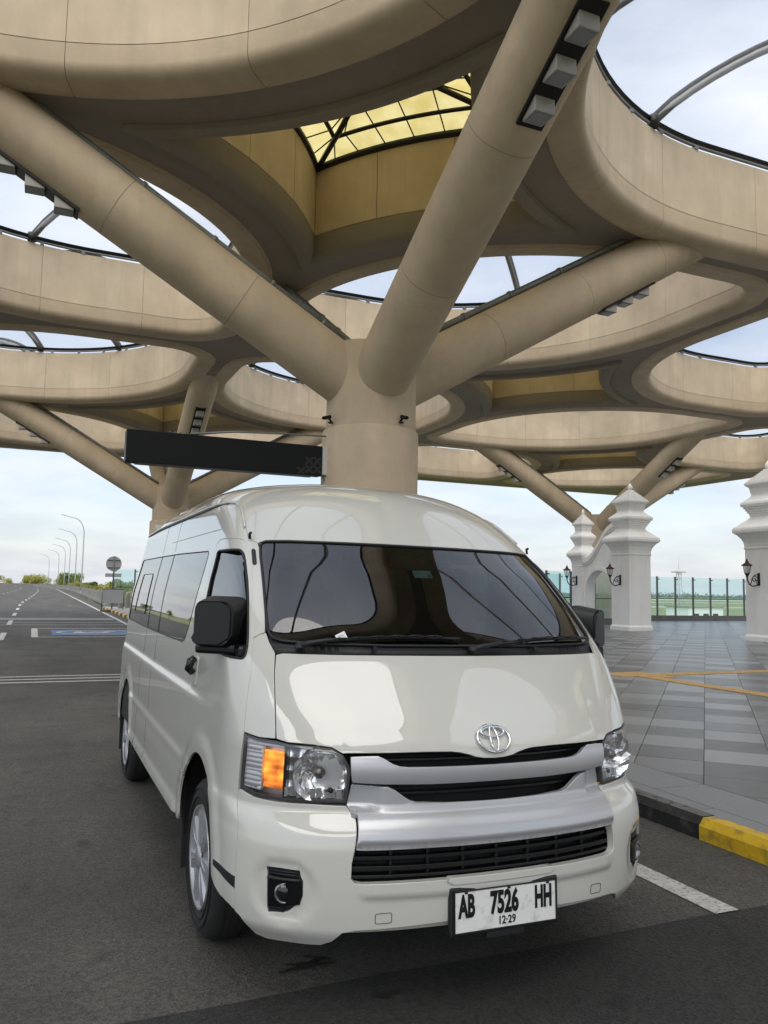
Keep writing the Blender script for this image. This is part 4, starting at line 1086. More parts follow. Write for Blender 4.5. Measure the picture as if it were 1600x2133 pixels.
def from_y(y,t):   # side point (abs side) -> s>0
    y=np.asarray(y,float); yc,D=fyc(t),fD(t); w=np.clip(1-(y-yc)/D,0,1); th=np.arccos(np.clip(w**(MM/2),0,1))
    return np.where(y>yc+D,S1+(y-yc-D),np.interp(th,_th,_L))
def v_disp(s, t, offfn):
    off = offfn(s, t) if callable(offfn) else np.full(np.shape(s), float(offfn))
    return v_base(s, t) + v_normal(s, t) * off[..., None]
def v_dnormal(s, t, offfn):
    if not callable(offfn): return v_normal(s, t)
    e = 4e-4
    du = v_disp(s + e, t, offfn) - v_disp(s - e, t, offfn); dv = v_disp(s, t + e, offfn) - v_disp(s, t - e, offfn)
    n = np.cross(du, dv); n /= np.maximum(np.linalg.norm(n, axis=-1, keepdims=True), 1e-12)
    r = v_normal(s, t); return np.where((np.sum(n * r, -1) < 0)[..., None], -n, n)
def fillet(poly, rads, n=6):
    """round the corners of a polygon; rads: one radius or one per corner"""
    P = [np.array(p, float) for p in poly]; m = len(P); out = []
    if not isinstance(rads, (list, tuple)): rads = [rads] * m
    for i in range(m):
        p, a, c, r = P[i], P[i - 1], P[(i + 1) % m], rads[i]
        if r <= 0: out.append(p); continue
        va, vc = a - p, c - p; la, lc = np.linalg.norm(va), np.linalg.norm(vc); d = min(r, la * .48, lc * .48)
        p0, p1 = p + va / la * d, p + vc / lc * d
        for k in range(n + 1):
            u = k / n; out.append((1 - u) ** 2 * p0 + 2 * u * (1 - u) * p + u * u * p1)
    return np.array(out)
def densify(poly, h):
    P = np.array(poly, float); out = []
    for i in range(len(P)):
        a, c = P[i], P[(i + 1) % len(P)]; n = max(1, int(math.ceil(np.linalg.norm(c - a) / h)))
        for k in range(n): out.append(a + (c - a) * k / n)
    return np.array(out)
def inset(poly, d):
    P = np.array(poly, float); a = .5 * np.sum(P[:, 0] * np.roll(P[:, 1], -1) - np.roll(P[:, 0], -1) * P[:, 1]); sg = 1 if a > 0 else -1
    prev, nxt = np.roll(P, 1, 0), np.roll(P, -1, 0)
    e1 = P - prev; e2 = nxt - P; e1 /= np.maximum(np.linalg.norm(e1, axis=1, keepdims=True), 1e-9); e2 /= np.maximum(np.linalg.norm(e2, axis=1, keepdims=True), 1e-9)
    n1 = np.stack([-e1[:, 1], e1[:, 0]], 1) * sg; n2 = np.stack([-e2[:, 1], e2[:, 0]], 1) * sg
    b = n1 + n2; b /= np.maximum(np.linalg.norm(b, axis=1, keepdims=True), 1e-9); c = np.maximum(np.sum(b * n1, 1), .5)
    return P + b * (d / c)[:, None]
def mirror(poly): P = np.array(poly, float).copy(); P[:, 0] *= -1; return P[::-1]
def sym(half):
    """half outline given for s>=0 from the bottom centre round to the top centre -> closed outline"""
    H = [np.array(p, float) for p in half]; out = list(H)
    for p in H[::-1]:
        if abs(p[0]) > 1e-6: out.append(np.array([-p[0], p[1]]))
    return np.array(out)
def patch(name, outer, mat, parent, holes=(), off=0.0, h=.04, skirt=.012, gap=0.0, hs=None, rmin=.35):
    """piece of the body surface cut to an outline, with a rolled edge and exact shading normals"""
    outer = densify(outer, h); holes = [densify(q, h) for q in holes]
    if gap: outer = inset(outer, gap); holes = [inset(q, -gap) for q in holes]
    hs = hs or h
    lo, hi = outer.min(0), outer.max(0)
    gx = np.arange(lo[0] + hs * .37, hi[0], hs); gy = np.arange(lo[1] + h * .37, hi[1], h)
    G = np.stack(np.meshgrid(gx, gy), -1).reshape(-1, 2)
    k = pip(G[:, 0], G[:, 1], outer)
    for q in holes: k &= ~pip(G[:, 0], G[:, 1], q)
    G = G[k]
    bnd = np.vstack([outer] + holes)
    if len(G):
        keep = np.ones(len(G), bool)
        for i0 in range(0, len(G), 4000):
            d2 = ((G[i0:i0 + 4000, None, :] - bnd[None]) ** 2).sum(-1).min(1); keep[i0:i0 + 4000] = d2 > (h * rmin) ** 2
        G = G[keep]
    v, f = cdt(outer, holes, G, 1e-7)
    s, t = v[:, 0], v[:, 1]
    P = v_disp(s, t, off); Nn = v_dnormal(s, t, off)
    fn = np.cross(P[f[:, 1]] - P[f[:, 0]], P[f[:, 2]] - P[f[:, 0]]); flip = np.sum(fn * Nn[f].mean(1), 1) < 0
    f[flip] = f[flip][:, ::-1]
    VV = [P]; NV = [Nn]; FF = [tuple(map(int, q)) for q in f]; base_n = len(P)
    if skirt:
        for lp in [outer] + list(holes):
            n = len(lp); sP = v_disp(lp[:, 0], lp[:, 1], off); sN = v_dnormal(lp[:, 0], lp[:, 1], off)
            tan = np.roll(sP, -1, 0) - np.roll(sP, 1, 0); tan /= np.maximum(np.linalg.norm(tan, axis=1, keepdims=True), 1e-9)
            a = .5 * np.sum(lp[:, 0] * np.roll(lp[:, 1], -1) - np.roll(lp[:, 0], -1) * lp[:, 1])
            w = np.cross(tan, sN)
            # make w point out of the patch: test with a small step in parameter space
            tp = np.roll(lp, -1, 0) - np.roll(lp, 1, 0); nn = np.stack([tp[:, 1], -tp[:, 0]], 1); nn /= np.maximum(np.linalg.norm(nn, axis=1, keepdims=True), 1e-9)
            ins = pip((lp + nn * 1e-3)[:, 0], (lp + nn * 1e-3)[:, 1], outer)
            for q in holes: ins &= ~pip((lp + nn * 1e-3)[:, 0], (lp + nn * 1e-3)[:, 1], q)
            nn = np.where(ins[:, None], -nn, nn)
            wp = v_disp(lp[:, 0] + nn[:, 0] * 1e-3, lp[:, 1] + nn[:, 1] * 1e-3, off) - sP; wp /= np.maximum(np.linalg.norm(wp, axis=1, keepdims=True), 1e-9)
            r = min(.0025, skirt * .4)
            r0 = sP; r1 = sP + wp * r * .7 - sN * r * .3; r2 = sP + wp * r - sN * r; r3 = sP + wp * r - sN * skirt
            b0 = base_n; VV += [r0, r1, r2, r3]; NV += [sN, (sN + wp) / 1.414, wp, wp]; base_n += 4 * n
            for q in range(3):
                for k2 in range(n):
                    k3 = (k2 + 1) % n; A, B_, C_, D_ = b0 + q * n + k2, b0 + q * n + k3, b0 + (q + 1) * n + k3, b0 + (q + 1) * n + k2
                    FF.append((A, B_, C_, D_))
    VV = np.vstack(VV); NV = np.vstack(NV)
    # orient skirt faces along their normals
    out = []
    for q in FF:
        if len(q) == 4:
            c = np.cross(VV[q[1]] - VV[q[0]], VV[q[3]] - VV[q[0]])
            if c @ NV[q[2]] < 0: q = q[::-1]
        out.append(q)
    me = bpy.data.meshes.new(name); me.from_pydata(VV.tolist(), [], out); me.polygons.foreach_set('use_smooth', [True] * len(out)); me.update()
    NV = NV / np.maximum(np.linalg.norm(NV, axis=1, keepdims=True), 1e-9)
    me.normals_split_custom_set_from_vertices([tuple(n) for n in NV])
    return link(name, me, mat, parent)
def both(name, outer, mat, parent, **kw):
    holes = kw.pop('holes', ())
    o = outer if np.mean(np.array(outer)[:, 0]) > 0 else mirror(outer)
    return [patch(name, np.array(o) if sg > 0 else mirror(o), mat, parent, holes=[np.array(q) if sg > 0 else mirror(q) for q in holes], **kw) for sg in (-1, 1)]
def SY(y, t): return (float(from_y(y, t)), t)       # side point -> (s, t)
def vpt(s, t, off=0.0):
    p = v_base(np.array(float(s)), np.array(float(t))) + v_normal(np.array(float(s)), np.array(float(t))) * off; return Vector(p)

# paints ------------------------------------------------------------------------
M['v_paint'] = noisy('pearl_white_car_paint', (.605, .60, .55), (.625, .62, .57), scale=.6, rough=(.30, .34), coat=1.0)
for _n in M['v_paint'].node_tree.nodes:
    if _n.type == 'BSDF_PRINCIPLED': setin(_n, Coat_IOR=1.75, Coat_Roughness=.015, Specular_IOR_Level=.2)
M['v_black'] = pbr('black_textured_plastic', (.014, .014, .015), .5)
M['v_gloss_black'] = pbr('gloss_black_plastic', (.006, .006, .007), .22)
M['v_dark'] = pbr('dark_cavity', (.004, .004, .004), .8)
M['v_lining'] = pbr('dark_grey_lining', (.011, .012, .0125), .85)
M['v_silver'] = noisy('silver_trim_paint', (.50, .51, .53), (.54, .55, .57), scale=1.0, rough=(.34, .40), metal=.45, coat=.5)
M['v_lampback'] = pbr('lamp_housing_silver', (.66, .66, .67), .32, metal=.6)
M['v_fogref'] = pbr('fog_lamp_reflector', (.30, .30, .30), .22, metal=.8)
M['v_slat'] = pbr('grille_slat_black', (.006, .006, .0065), .4)
M['v_bezel'] = pbr('lamp_bezel_grey', (.05, .05, .053), .35)
M['v_chrome'] = pbr('chrome', (.78, .78, .79), .06, metal=1.0)
M['v_reflector'] = pbr('lamp_reflector', (.92, .92, .93), .16, metal=.85)
M['v_screen'] = glass('windscreen_glass', (.20, .26, .26), ior=1.62)
M['v_tint'] = glass('tinted_side_glass', (.08, .095, .095), ior=1.7)
M['v_clear'] = glass('clear_lamp_lens', (.93, .94, .95), ior=1.5)
M['v_rubber'] = noisy('tyre_rubber', (.013, .013, .013), (.022, .022, .022), scale=14, rough=(.7, .85))
M['v_rim'] = noisy('silver_wheel_cover', (.40, .41, .43), (.47, .48, .50), scale=3, rough=(.3, .4), metal=.55)
M['v_seat'] = noisy('dark_seat_cloth', (.028, .03, .031), (.045, .047, .05), scale=20, rough=(.85, .95))
M['v_dash'] = noisy('dash_plastic', (.018, .026, .024), (.026, .034, .032), scale=8, rough=(.6, .75))

van = empty('passenger_van', (0, 0, 0)); van.rotation_euler = (0, DEL, 0)
tag(van, 'white high roof passenger van parked at the kerb, front facing the viewer', 'van')

# ---- outlines (s, t); left side mirrored -------------------------------------
AR_Y, AR_Z, AR_R = 1.02, .375, .405       # front wheel arch
RR_Y = 4.10
def arch_pts(yc, a0, a1, n=20, r=AR_R):
    return [SY(yc - r * math.cos(R(a0 + (a1 - a0) * k / n)), AR_Z + r * math.sin(R(a0 + (a1 - a0) * k / n))) for k in range(n + 1)]
ws_edge = [(.846, 1.338), (.855, 1.425), (.858, 1.567), (.862, 1.655), (.858, 1.700)]
# bonnet
hood = sym([(0, .889), (.045, .891), (.082, .897), (.105, .905), (.145, .914), (.18, .918), (.28, .920), (.41, .919), (.565, .918), (.59, .917), (.627, .937), (.70, .945), (.79, .947), (.836, .956), (.836, 1.105), (.834, 1.19), (.822, 1.255), (.79, 1.262), (.56, 1.261), (.26, 1.261), (0, 1.260)])
def hood_off(s, t):
    a = np.abs(s); return .006 * vsm(.60, .54, a) * vsm(1.20, 1.0, t)
patch('bonnet', hood, M['v_paint'], van, off=hood_off, h=.03, gap=.0034)
# front wing between bonnet and door
wing = [(.839, .957), (.909, .956), (.989, .966), (.984, 1.026), (.975, 1.092), (.964, 1.142), (.950, 1.192), (.940, 1.258), (.931, 1.312), (.900, 1.326), (.862, 1.336), (.850, 1.300), (.826, 1.262), (.837, 1.19), (.839, 1.105)]
both('front_wing', wing, M['v_paint'], van, h=.025, gap=.0026)
# front door
door_front = [(.989, .966), (.984, 1.026), (.975, 1.092), (.964, 1.142), (.950, 1.192), (.940, 1.258), (.931, 1.312), (.930, 1.356), (.926, 1.464), (.925, 1.582), (.930, 1.665), (.940, 1.715), (.962, 1.738), (1.009, 1.748)]
DR = 1.455
door_rear = [SY(1.30, 1.752), SY(1.40, 1.752), SY(DR, 1.735), SY(DR, 1.60), SY(DR, 1.45), SY(DR, 1.25), SY(DR, 1.05), SY(DR, .85), SY(DR, .64)]
a_rear = 180 - math.degrees(math.asin((.60 - AR_Z) / AR_R))
door_arch = arch_pts(AR_Y, 140, 47, 14)
door_low = arch_pts(AR_Y, 46, 3, 10) + [(1.135, .350), (1.055, .341), (1.024, .332), (1.020, .42), (1.014, .52), (1.008, .64), (1.005, .752)]
door = door_front + door_rear + door_arch + door_low + [(1.003, .80), (1.000, .90)]
dwin = fillet([(.965, 1.30), (.955, 1.464), (.956, 1.542), (.972, 1.690), SY(1.385, 1.692), SY(1.375, 1.55), SY(1.375, 1.232), (.985, 1.232)], [.03, 0, 0, .05, .03, 0, .03, .05])
both('front_door', door, M['v_paint'], van, holes=[dwin], h=.03, gap=.003)
# side panel: pillar, roof side, rear body
GT = 1.955
swin = fillet([SY(1.61, 1.700), SY(1.63, 1.50), SY(1.69, 1.33), SY(1.80, 1.215), SY(2.6, 1.212), SY(3.6, 1.214), SY(4.66, 1.225), SY(4.62, 1.45), SY(4.52, 1.724), SY(3.6, 1.722), SY(2.6, 1.716)], [.04, 0, 0, .08, 0, 0, .06, 0, .06, 0, 0])
YB = .40
ra_half = math.degrees(math.asin((YB - AR_Z) / AR_R))
side = [(.868, 1.338)] + [(p[0] + .008, p[1]) for p in ws_edge[1:]] + [(.872, 1.722), (.930, 1.752), (.938, 1.812), (.930, 1.879), (.925, 1.92), (.945, 1.948), (.99, GT)] + \
       [SY(y, GT) for y in (1.8, 2.3, 3.0, 3.8, 4.4, 4.86)] + [SY(4.90, 1.80), SY(4.94, 1.5), SY(4.99, 1.2), SY(5.0, .9), SY(5.0, .62), SY(4.98, YB)] + \
       arch_pts(RR_Y, 180 - ra_half, ra_half, 26) + \
       [SY(3.2, YB), SY(2.4, YB), SY(1.8, YB)] + arch_pts(AR_Y, 180 - ra_half, 140.5, 8) + door_rear[::-1] + door_front[::-1][:-7]
side = side + [(.931, 1.314), (.900, 1.328)]
both('side_panel', side, M['v_paint'], van, holes=[swin], h=.035, hs=.06, gap=.0015)
# roof
roof = sym([(0, 1.741), (.26, 1.741), (.45, 1.741), (.70, 1.741), (.80, 1.738), (.85, 1.730), (.868, 1.722), (.926, 1.752), (.934, 1.812), (.926, 1.879), (.921, 1.925), (.941, 1.953), (.99, GT + .006)] + [SY(y, GT + .006) for y in (1.8, 2.6, 3.4, 4.2, 4.86)] + [SY(4.86, 2.05), SY(4.86, 2.2), SY(4.84, 2.3), SY(4.8, 2.4), SY(4.75, 2.447), (2.0, 2.447), (1.0, 2.447), (0, 2.447)])
patch('roof', roof, M['v_paint'], van, h=.035, hs=.055, gap=.0015)
for sg in (-1, 1):          # drip rail along the roof joint
    b = MB(); pts = [vpt(sg * .938, 1.80, .004), vpt(sg * .928, 1.879, .004), vpt(sg * .924, 1.92, .005), vpt(sg * .945, 1.950, .006)] + [vpt(sg * SY(y, GT)[0], GT + .004, .007) for y in np.linspace(1.55, 4.86, 24)]
    b.tube(pts, .0075, 6); b.build('drip_rail', M['v_paint'], van)
    b = MB(); b.tube([p + Vector((0, 0, -.013)) for p in pts[4:]], .0045, 5); b.build('drip_seal', M['v_black'], van)
# rear end
b = MB(); V = []; F = []; zs = list(np.linspace(.42, 1.95, 16)) + [2.02, 2.06]; nx = 13
for z in zs:
    tt = z if z < 1.92 else 1.92 + (z - 1.92) * 1.5
    yy = 4.98 - .16 * max(0, z - 1.25); xe = abs(float(v_base(np.array(from_y(yy, tt)), np.array(tt))[0])) if z < 1.97 else .70
    for k in range(nx):
        u = -1 + 2 * k / (nx - 1); V.append((u * xe, yy + .05 * (1 - u * u) + .0, z))
for r_ in range(len(zs) - 1):
    for k in range(nx - 1): F.append((r_ * nx + k, r_ * nx + k + 1, (r_ + 1) * nx + k + 1, (r_ + 1) * nx + k))
b.add(V, F, True); b.build('tailgate', M['v_paint'], van)
b = MB(); b.box((0, 4.98, .52), (1.80, .16, .26), None, .05); b.build('rear_bumper', M['v_paint'], van)
for sg in (-1, 1):
    b = MB(); b.box((sg * .80, 5.0, 1.05), (.10, .06, .46), None, .02); b.build('tail_lamp', pbr('red_lamp', (.35, .02, .02), .2) if sg < 0 else bpy.data.materials['red_lamp'], van)

# ---- front bumper --------------------------------------------------------------
lgr = [(.567, .492), (.566, .552), (.556, .597)]
bump = sym([(0, .340), (.223, .338), (.552, .323), (.598, .314), (.634, .276), (.673, .257), (.72, .255), (.789, .255), (.871, .250), (.918, .256), (.950, .285), (.995, .322), (1.022, .331), (1.018, .42), (1.012, .52), (1.006, .64), (1.002, .748), (.992, .754), (.918, .736), (.818, .732), (.711, .734), (.575, .731), (.540, .694), (.548, .65), (.556, .597), (.566, .552), (.568, .50), (.556, .486), (.53, .481), (.22, .483), (0, .483)])
fog = [(-.872, .520), (-.822, .522), (-.748, .519), (-.741, .496), (-.735, .484), (-.734, .434), (-.742, .409), (-.765, .392), (-.786, .374), (-.802, .367), (-.864, .362), (-.870, .374)]
fogR = mirror(fog)
def bump_off(s, t):
    a = np.abs(s)
    o = .010 * vsm(.30, .27, np.abs(t - .40) + 0 * a) * 0
    # rolled lip under the lamp shelf, dished ring round the fog lamp, lip above the number plate
    d = np.hypot((a - .805) * .9, t - .445)
    o = o - .012 * vsm(.125, .085, d)
    o = o + .010 * vsm(.475, .46, t) * vsm(.42, .44, t) * vsm(.56, .5, a) * 1.0
    return o
patch('front_bumper', bump, M['v_paint'], van, holes=[np.array(fog), fogR], off=bump_off, h=.022, gap=.0015, skirt=.03)
for sg in (-1, 1):
    # fog lamp: recessed black pocket, louvre, lamp
    q = mirror(fog) if sg > 0 else np.array(fog)
    fb = patch('fog_lamp_bezel', q, M['v_black'], van, off=-.022, h=.02, skirt=0)
    for (z0, z1, o0) in ((.385, .492, -.006),):
        pb = [(sg * .862, z0), (sg * .745, z0 + .02), (sg * .738, z1 - .005), (sg * .862, z1)]
        patch('fog_shroud', pb if sg > 0 else pb[::-1], M['v_gloss_black'], fb, off=o0, h=.02, skirt=.02)
    b = MB()
    for z in (.500, .510): b.tube([vpt(sg * a, z, -.014) for a in (.865, .83, .79, .755)], .003, 5)
    for z in (.380, .370): b.tube([vpt(sg * a, z, -.014) for a in (.862, .84, .82, .805)], .003, 5)
    b.tube([vpt(sg * a, .488, .000) for a in (.862, .82, .78, .742)], .006, 6)
    b.build('fog_louvre', M['v_black'], fb)['kind'] = 'stuff'
    c = vpt(sg * .800, .438, -.010); nn = v_normal(np.array(sg * .800), np.array(.438)); ax = (Vector(nn) * .5 + Vector((0, -1, 0))).normalized()
    rt = ax.to_track_quat('Z', 'Y').to_matrix()
    def put(bb, nm, mt, par):
        bb.v = [tuple(rt @ Vector(v) + c) for v in bb.v]; return bb.build(nm, mt, par)
    b = MB(); b.lathe([(.036, -.02), (.036, .004), (.031, .006), (.029, -.004), (.018, -.016), (.0, -.018)], 24); put(b, 'fog_reflector', M['v_fogref'], fb)
    b = MB(); b.lathe([(.030, .003), (.018, .009), (0, .011)], 20); put(b, 'fog_lens', M['v_clear'], fb)
    b = MB(); b.lathe([(.009, -.016), (.009, -.004), (0, -.003)], 10); put(b, 'fog_bulb', M['v_gloss_black'], fb)
    # black aero strip on the bumper side, tow-eye covers
    q = [(sg * 1.192, .450), (sg * 1.018, .418), (sg * 1.018, .455), (sg * 1.192, .468)]
    patch('bumper_strip', q if sg > 0 else q[::-1], M['v_black'], van, off=.003, h=.03, skirt=.006)
    b = MB(); lp = fillet([(sg * .482, .346), (sg * .482, .381), (sg * .424, .384), (sg * .424, .349)], .008)
    b.tube([vpt(p[0], p[1], .0012 + float(bump_off(np.array(p[0]), np.array(p[1])))) for p in densify(lp, .01)], .0010, 4, closed=True); b.build('tow_cover_gap', M['v_dark'], van)
# pale lower lip
lip = sym([(0, .318), (.30, .310), (.55, .298), (.60, .292), (.596, .306), (.552, .318), (.223, .331), (0, .333)])
patch('lower_lip', lip, pbr('lip_plastic', (.50, .48, .42), .5), van, off=-.022, h=.03, skirt=.03)
# ---- grille ----------------------------------------------------------------------
gb = patch('grille_backing', sym([(0, .33), (.60, .33), (.62, .50), (.62, .74), (.60, .93), (0, .93)]), M['v_dark'], van, off=-.07, h=.06, skirt=0)
def bar_off(t0, t1, base_, bul):
    def f(s, t):
        u = np.clip((t - t0) / (t1 - t0), 0, 1); return base_ + bul * np.sin(np.pi * u) ** .6 - .02 * vsm(.46, .56, np.abs(s)) * (0)
    return f
upb = sym([(0, .809), (.256, .809), (.438, .813), (.552, .820), (.556, .85), (.560, .906), (.52, .908), (.464, .909), (.440, .900), (.413, .883), (.385, .873), (.35, .869), (.2, .867), (0, .866)])
patch('grille_bar', upb, M['v_silver'], van, off=bar_off(.800, .92, .004, .016), h=.016, hs=.03, skirt=.02)
lob = sym([(0, .600), (.30, .601), (.52, .599), (.549, .600), (.541, .65), (.534, .694), (.568, .733), (.562, .765), (.552, .804), (.50, .801), (.425, .799), (.400, .788), (.366, .764), (.345, .750), (.315, .741), (.2, .737), (0, .735)])
def lob_off(s, t):
    a = np.abs(s)
    o = .010 + .014 * vsm(.60, .625, t) * vsm(.74, .70, t)
    o = o - .030 * vsm(.43, .50, a) * vsm(.70, .735, t) + .004 * vsm(.02, 0, np.abs(a - .50)) * vsm(.72, .74, t)
    return o
patch('grille_bar', lob, M['v_silver'], van, off=lob_off, h=.014, hs=.025, skirt=.02)
for (z0, z1, o_, lim) in ((.520, .532, -.030, .575), (.556, .566, -.034, .570), (.495, .501, -.03, .57), (.765, .771, -.035, .40), (.890, .895, -.035, .44)):
    q = sym([(0, z0), (lim, z0), (lim, z1), (0, z1)]); patch('grille_slat', q, M['v_slat'], van, off=o_, h=.03, skirt=.03)
for x in (-.42, -.28, -.14, 0, .14, .28, .42):
    q = [(x - .004, .49), (x + .004, .49), (x + .004, .60), (x - .004, .60)]; patch('grille_rib', q, M['v_slat'], gb, off=-.045, h=.03, skirt=.02)
# emblem: three interlaced chrome ovals
emb = None
def oval(cx, cz, a, c, r, nm, par, tap=0.0, off=.010):
    b = MB(); pts = []; rs = []
    for k in range(40):
        th = 2 * math.pi * k / 40; x, z = cx + a * math.cos(th), cz + c * math.sin(th)
        s = float(from_x(x, z)); o_ = off + float(hood_off(np.array(s), np.array(z)))
        pts.append(vpt(s, z, o_)); rs.append(r * (1 + tap * abs(math.cos(th))))
    b.tube(pts, rs, 8, closed=True); return b.build(nm, M['v_chrome'], par)
emb = oval(.004, .955, .071, .0455, .0048, 'emblem', van, .25)
oval(.004, .953, .0165, .0405, .0042, 'emblem_oval', emb, .0, .012); oval(.004, .975, .050, .0165, .0042, 'emblem_oval', emb, .3, .012)
# ---- head lamps --------------------------------------------------------------------
hl = [(.989, .962), (.909, .953), (.839, .951), (.789, .943), (.699, .941), (.627, .934), (.588, .912), (.563, .867), (.559, .847), (.564, .800), (.573, .742), (.711, .741), (.818, .739), (.918, .744), (.994, .760)]
for sg in (-1, 1):
    q = np.array(hl) if sg > 0 else mirror(hl); q = np.array(q)
    if sg > 0: q = q[::-1]
    lamp = patch('headlamp', q, M['v_lampback'], van, off=-.055, h=.03, skirt=0)
    rim_o = inset(densify(q, .02), .002); rim_i = inset(rim_o, .007)
    patch('lamp_bezel', rim_o, M['v_bezel'], lamp, holes=[rim_i[::-1]], off=-.002, h=.015, skirt=.03)
    patch('lamp_lens', inset(rim_o, .003), M['v_clear'], lamp, off=.001, h=.025, skirt=0)
    # main reflector bowl (facetted) facing forward
    c = vpt(sg * .672, .842, -.012); b = MB(); n = 30
    pr = [(.0, -.05), (.018, -.049), (.036, -.043), (.054, -.034), (.070, -.022), (.083, -.008), (.091, .0)]
    V = []; F = []
    for i, (r_, d) in enumerate(pr):
        for k in range(n):
            a = 2 * math.pi * (k + .5 * (i % 2)) / n; rq = 1.10 * r_ * (1 + .035 * ((k * 7 + i * 3) % 5 - 2) / 2); V.append((c.x + rq * 1.02 * math.cos(a), c.y - d + .004 * ((k * 5 + i) % 3 - 1), c.z + rq * math.sin(a)))
    for i in range(len(pr) - 1):
        for k in range(n): F.append((i * n + k, i * n + (k + 1) % n, (i + 1) * n + (k + 1) % n, (i + 1) * n + k))
    b.add(V, F, False); b.build('reflector', M['v_reflector'], lamp, fix=False)
    b = MB(); b.lathe([(.0, -.055), (.020, -.05), (.021, -.008), (.012, -.003), (.0, -.002)], 18, axis='y'); b.v = [(v[0] + c.x, c.y + .0 + (-v[1] - .05) * 1.0 + .0 if False else c.y + .045 + v[1], v[2] + c.z + .004) for v in b.v]; b.build('bulb_shield', pbr('bulb_shield_grey', (.20, .19, .17), .35, metal=.7) if sg < 0 else bpy.data.materials['bulb_shield_grey'], lamp)
    # chrome surround between lens rim and bowl, with facets
    sur = [(.800, .750), (.800, .940), (.705, .934), (.632, .926), (.597, .906), (.574, .862), (.571, .845), (.576, .80), (.584, .752)]
    sq_ = np.array([(sg * a, t) for a, t in sur]); sq_ = sq_ if sg < 0 else sq_[::-1]
    hc = [(sg * (.668 + .104 * math.cos(2 * math.pi * k / 28)), min(.932, max(.756, .842 + .098 * math.sin(2 * math.pi * k / 28)))) for k in range(28)]
    def fac(s, t): return -.022 - .010 * np.abs(np.sin(np.abs(s) * 46)) - .006 * np.abs(np.sin(t * 60))
    patch('reflector_surround', inset(sq_, .003), M['v_reflector'], lamp, holes=[inset(np.array(hc), .012)], off=fac, h=.010, skirt=0, rmin=.3)
    # lower fluted reflector strip and small parking bulb
    b = MB()
    for k in range(9): p = vpt(sg * (.60 + .024 * k), .772 + .003 * (k % 2), -.012); b.box(p, (.020, .010, .034), Matrix.Rotation(R(20 * ((k % 3) - 1)), 3, 'Z'))
    b.build('reflector_flutes', M['v_reflector'], lamp)
    b = MB(); p = vpt(sg * .628, .785, -.006); b.lathe([(.0, -.004), (.009, -.003), (.010, .01)], 12, axis='y', c=p); b.build('parking_bulb', M['v_gloss_black'], lamp)
    # turn signal, lit
    am = [(.812, .775), (.890, .780), (.890, .915), (.812, .910)]; aq = [(sg * a, t) for a, t in am]; aq = aq if sg > 0 else aq[::-1]
    if sg < 0:
        m, nt, out = new_mat('amber_turn_signal'); N = nt.nodes; L = nt.links
        bs_ = N.new('ShaderNodeBsdfPrincipled'); L.new(bs_.outputs[0], out.inputs[0]); setin(bs_, Base_Color=(.85, .22, .02, 1), Roughness=.25)
        tc = N.new('ShaderNodeTexCoord'); vo = N.new('ShaderNodeTexVoronoi'); setin(vo, Scale=26.0); vo.feature = 'SMOOTH_F1'; L.new(tc.outputs['Object'], vo.inputs['Vector'])
        rp = N.new('ShaderNodeValToRGB'); rp.color_ramp.elements[0].color = (1.0, .45, .05, 1); rp.color_ramp.elements[1].color = (.85, .20, .02, 1); rp.color_ramp.elements[1].position = .7; L.new(vo.outputs['Distance'], rp.inputs[0]); L.new(rp.outputs[0], bs_.inputs['Emission Color'])
        rp2 = N.new('ShaderNodeValToRGB'); rp2.color_ramp.elements[0].color = (1.1, 1.1, 1.1, 1); rp2.color_ramp.elements[1].color = (.12, .12, .12, 1); rp2.color_ramp.elements[1].position = .75; L.new(vo.outputs['Distance'], rp2.inputs[0]); L.new(rp2.outputs[0], bs_.inputs['Emission Strength'])
        bp = N.new('ShaderNodeBump'); setin(bp, Strength=.1, Distance=.004); L.new(vo.outputs['Distance'], bp.inputs['Height']); L.new(bp.outputs[0], bs_.inputs['Normal'])
        M['v_amber'] = m
    patch('turn_signal', aq, M['v_amber'], lamp, off=lambda s, t: -.022 + .004 * np.abs(np.sin(t * 130)) + .003 * np.abs(np.sin(np.abs(s) * 160)), h=.006, skirt=.03)
    # ribbed clear corner
    def ribs(s, t): return -.014 + .0035 * np.abs(np.sin(t * 190))
    cr = [(.902, .764), (.982, .772), (.978, .950), (.905, .942), (.806, .936), (.806, .926), (.902, .932)]; cq = [(sg * a, t) for a, t in cr]; cq = cq if sg > 0 else cq[::-1]
    patch('ribbed_corner', cq, pbr('ribbed_lamp_plastic', (.60, .61, .63), .25, metal=.25) if sg < 0 else bpy.data.materials['ribbed_lamp_plastic'], lamp, off=ribs, h=.006, hs=.02, skirt=.02)
    dv = [(.796, .748), (.803, .748), (.803, .944), (.796, .944)]; dq = [(sg * a, t) for a, t in dv]; patch('lamp_divider', dq if sg > 0 else dq[::-1], M['v_gloss_black'], lamp, off=-.004, h=.02, skirt=.03)
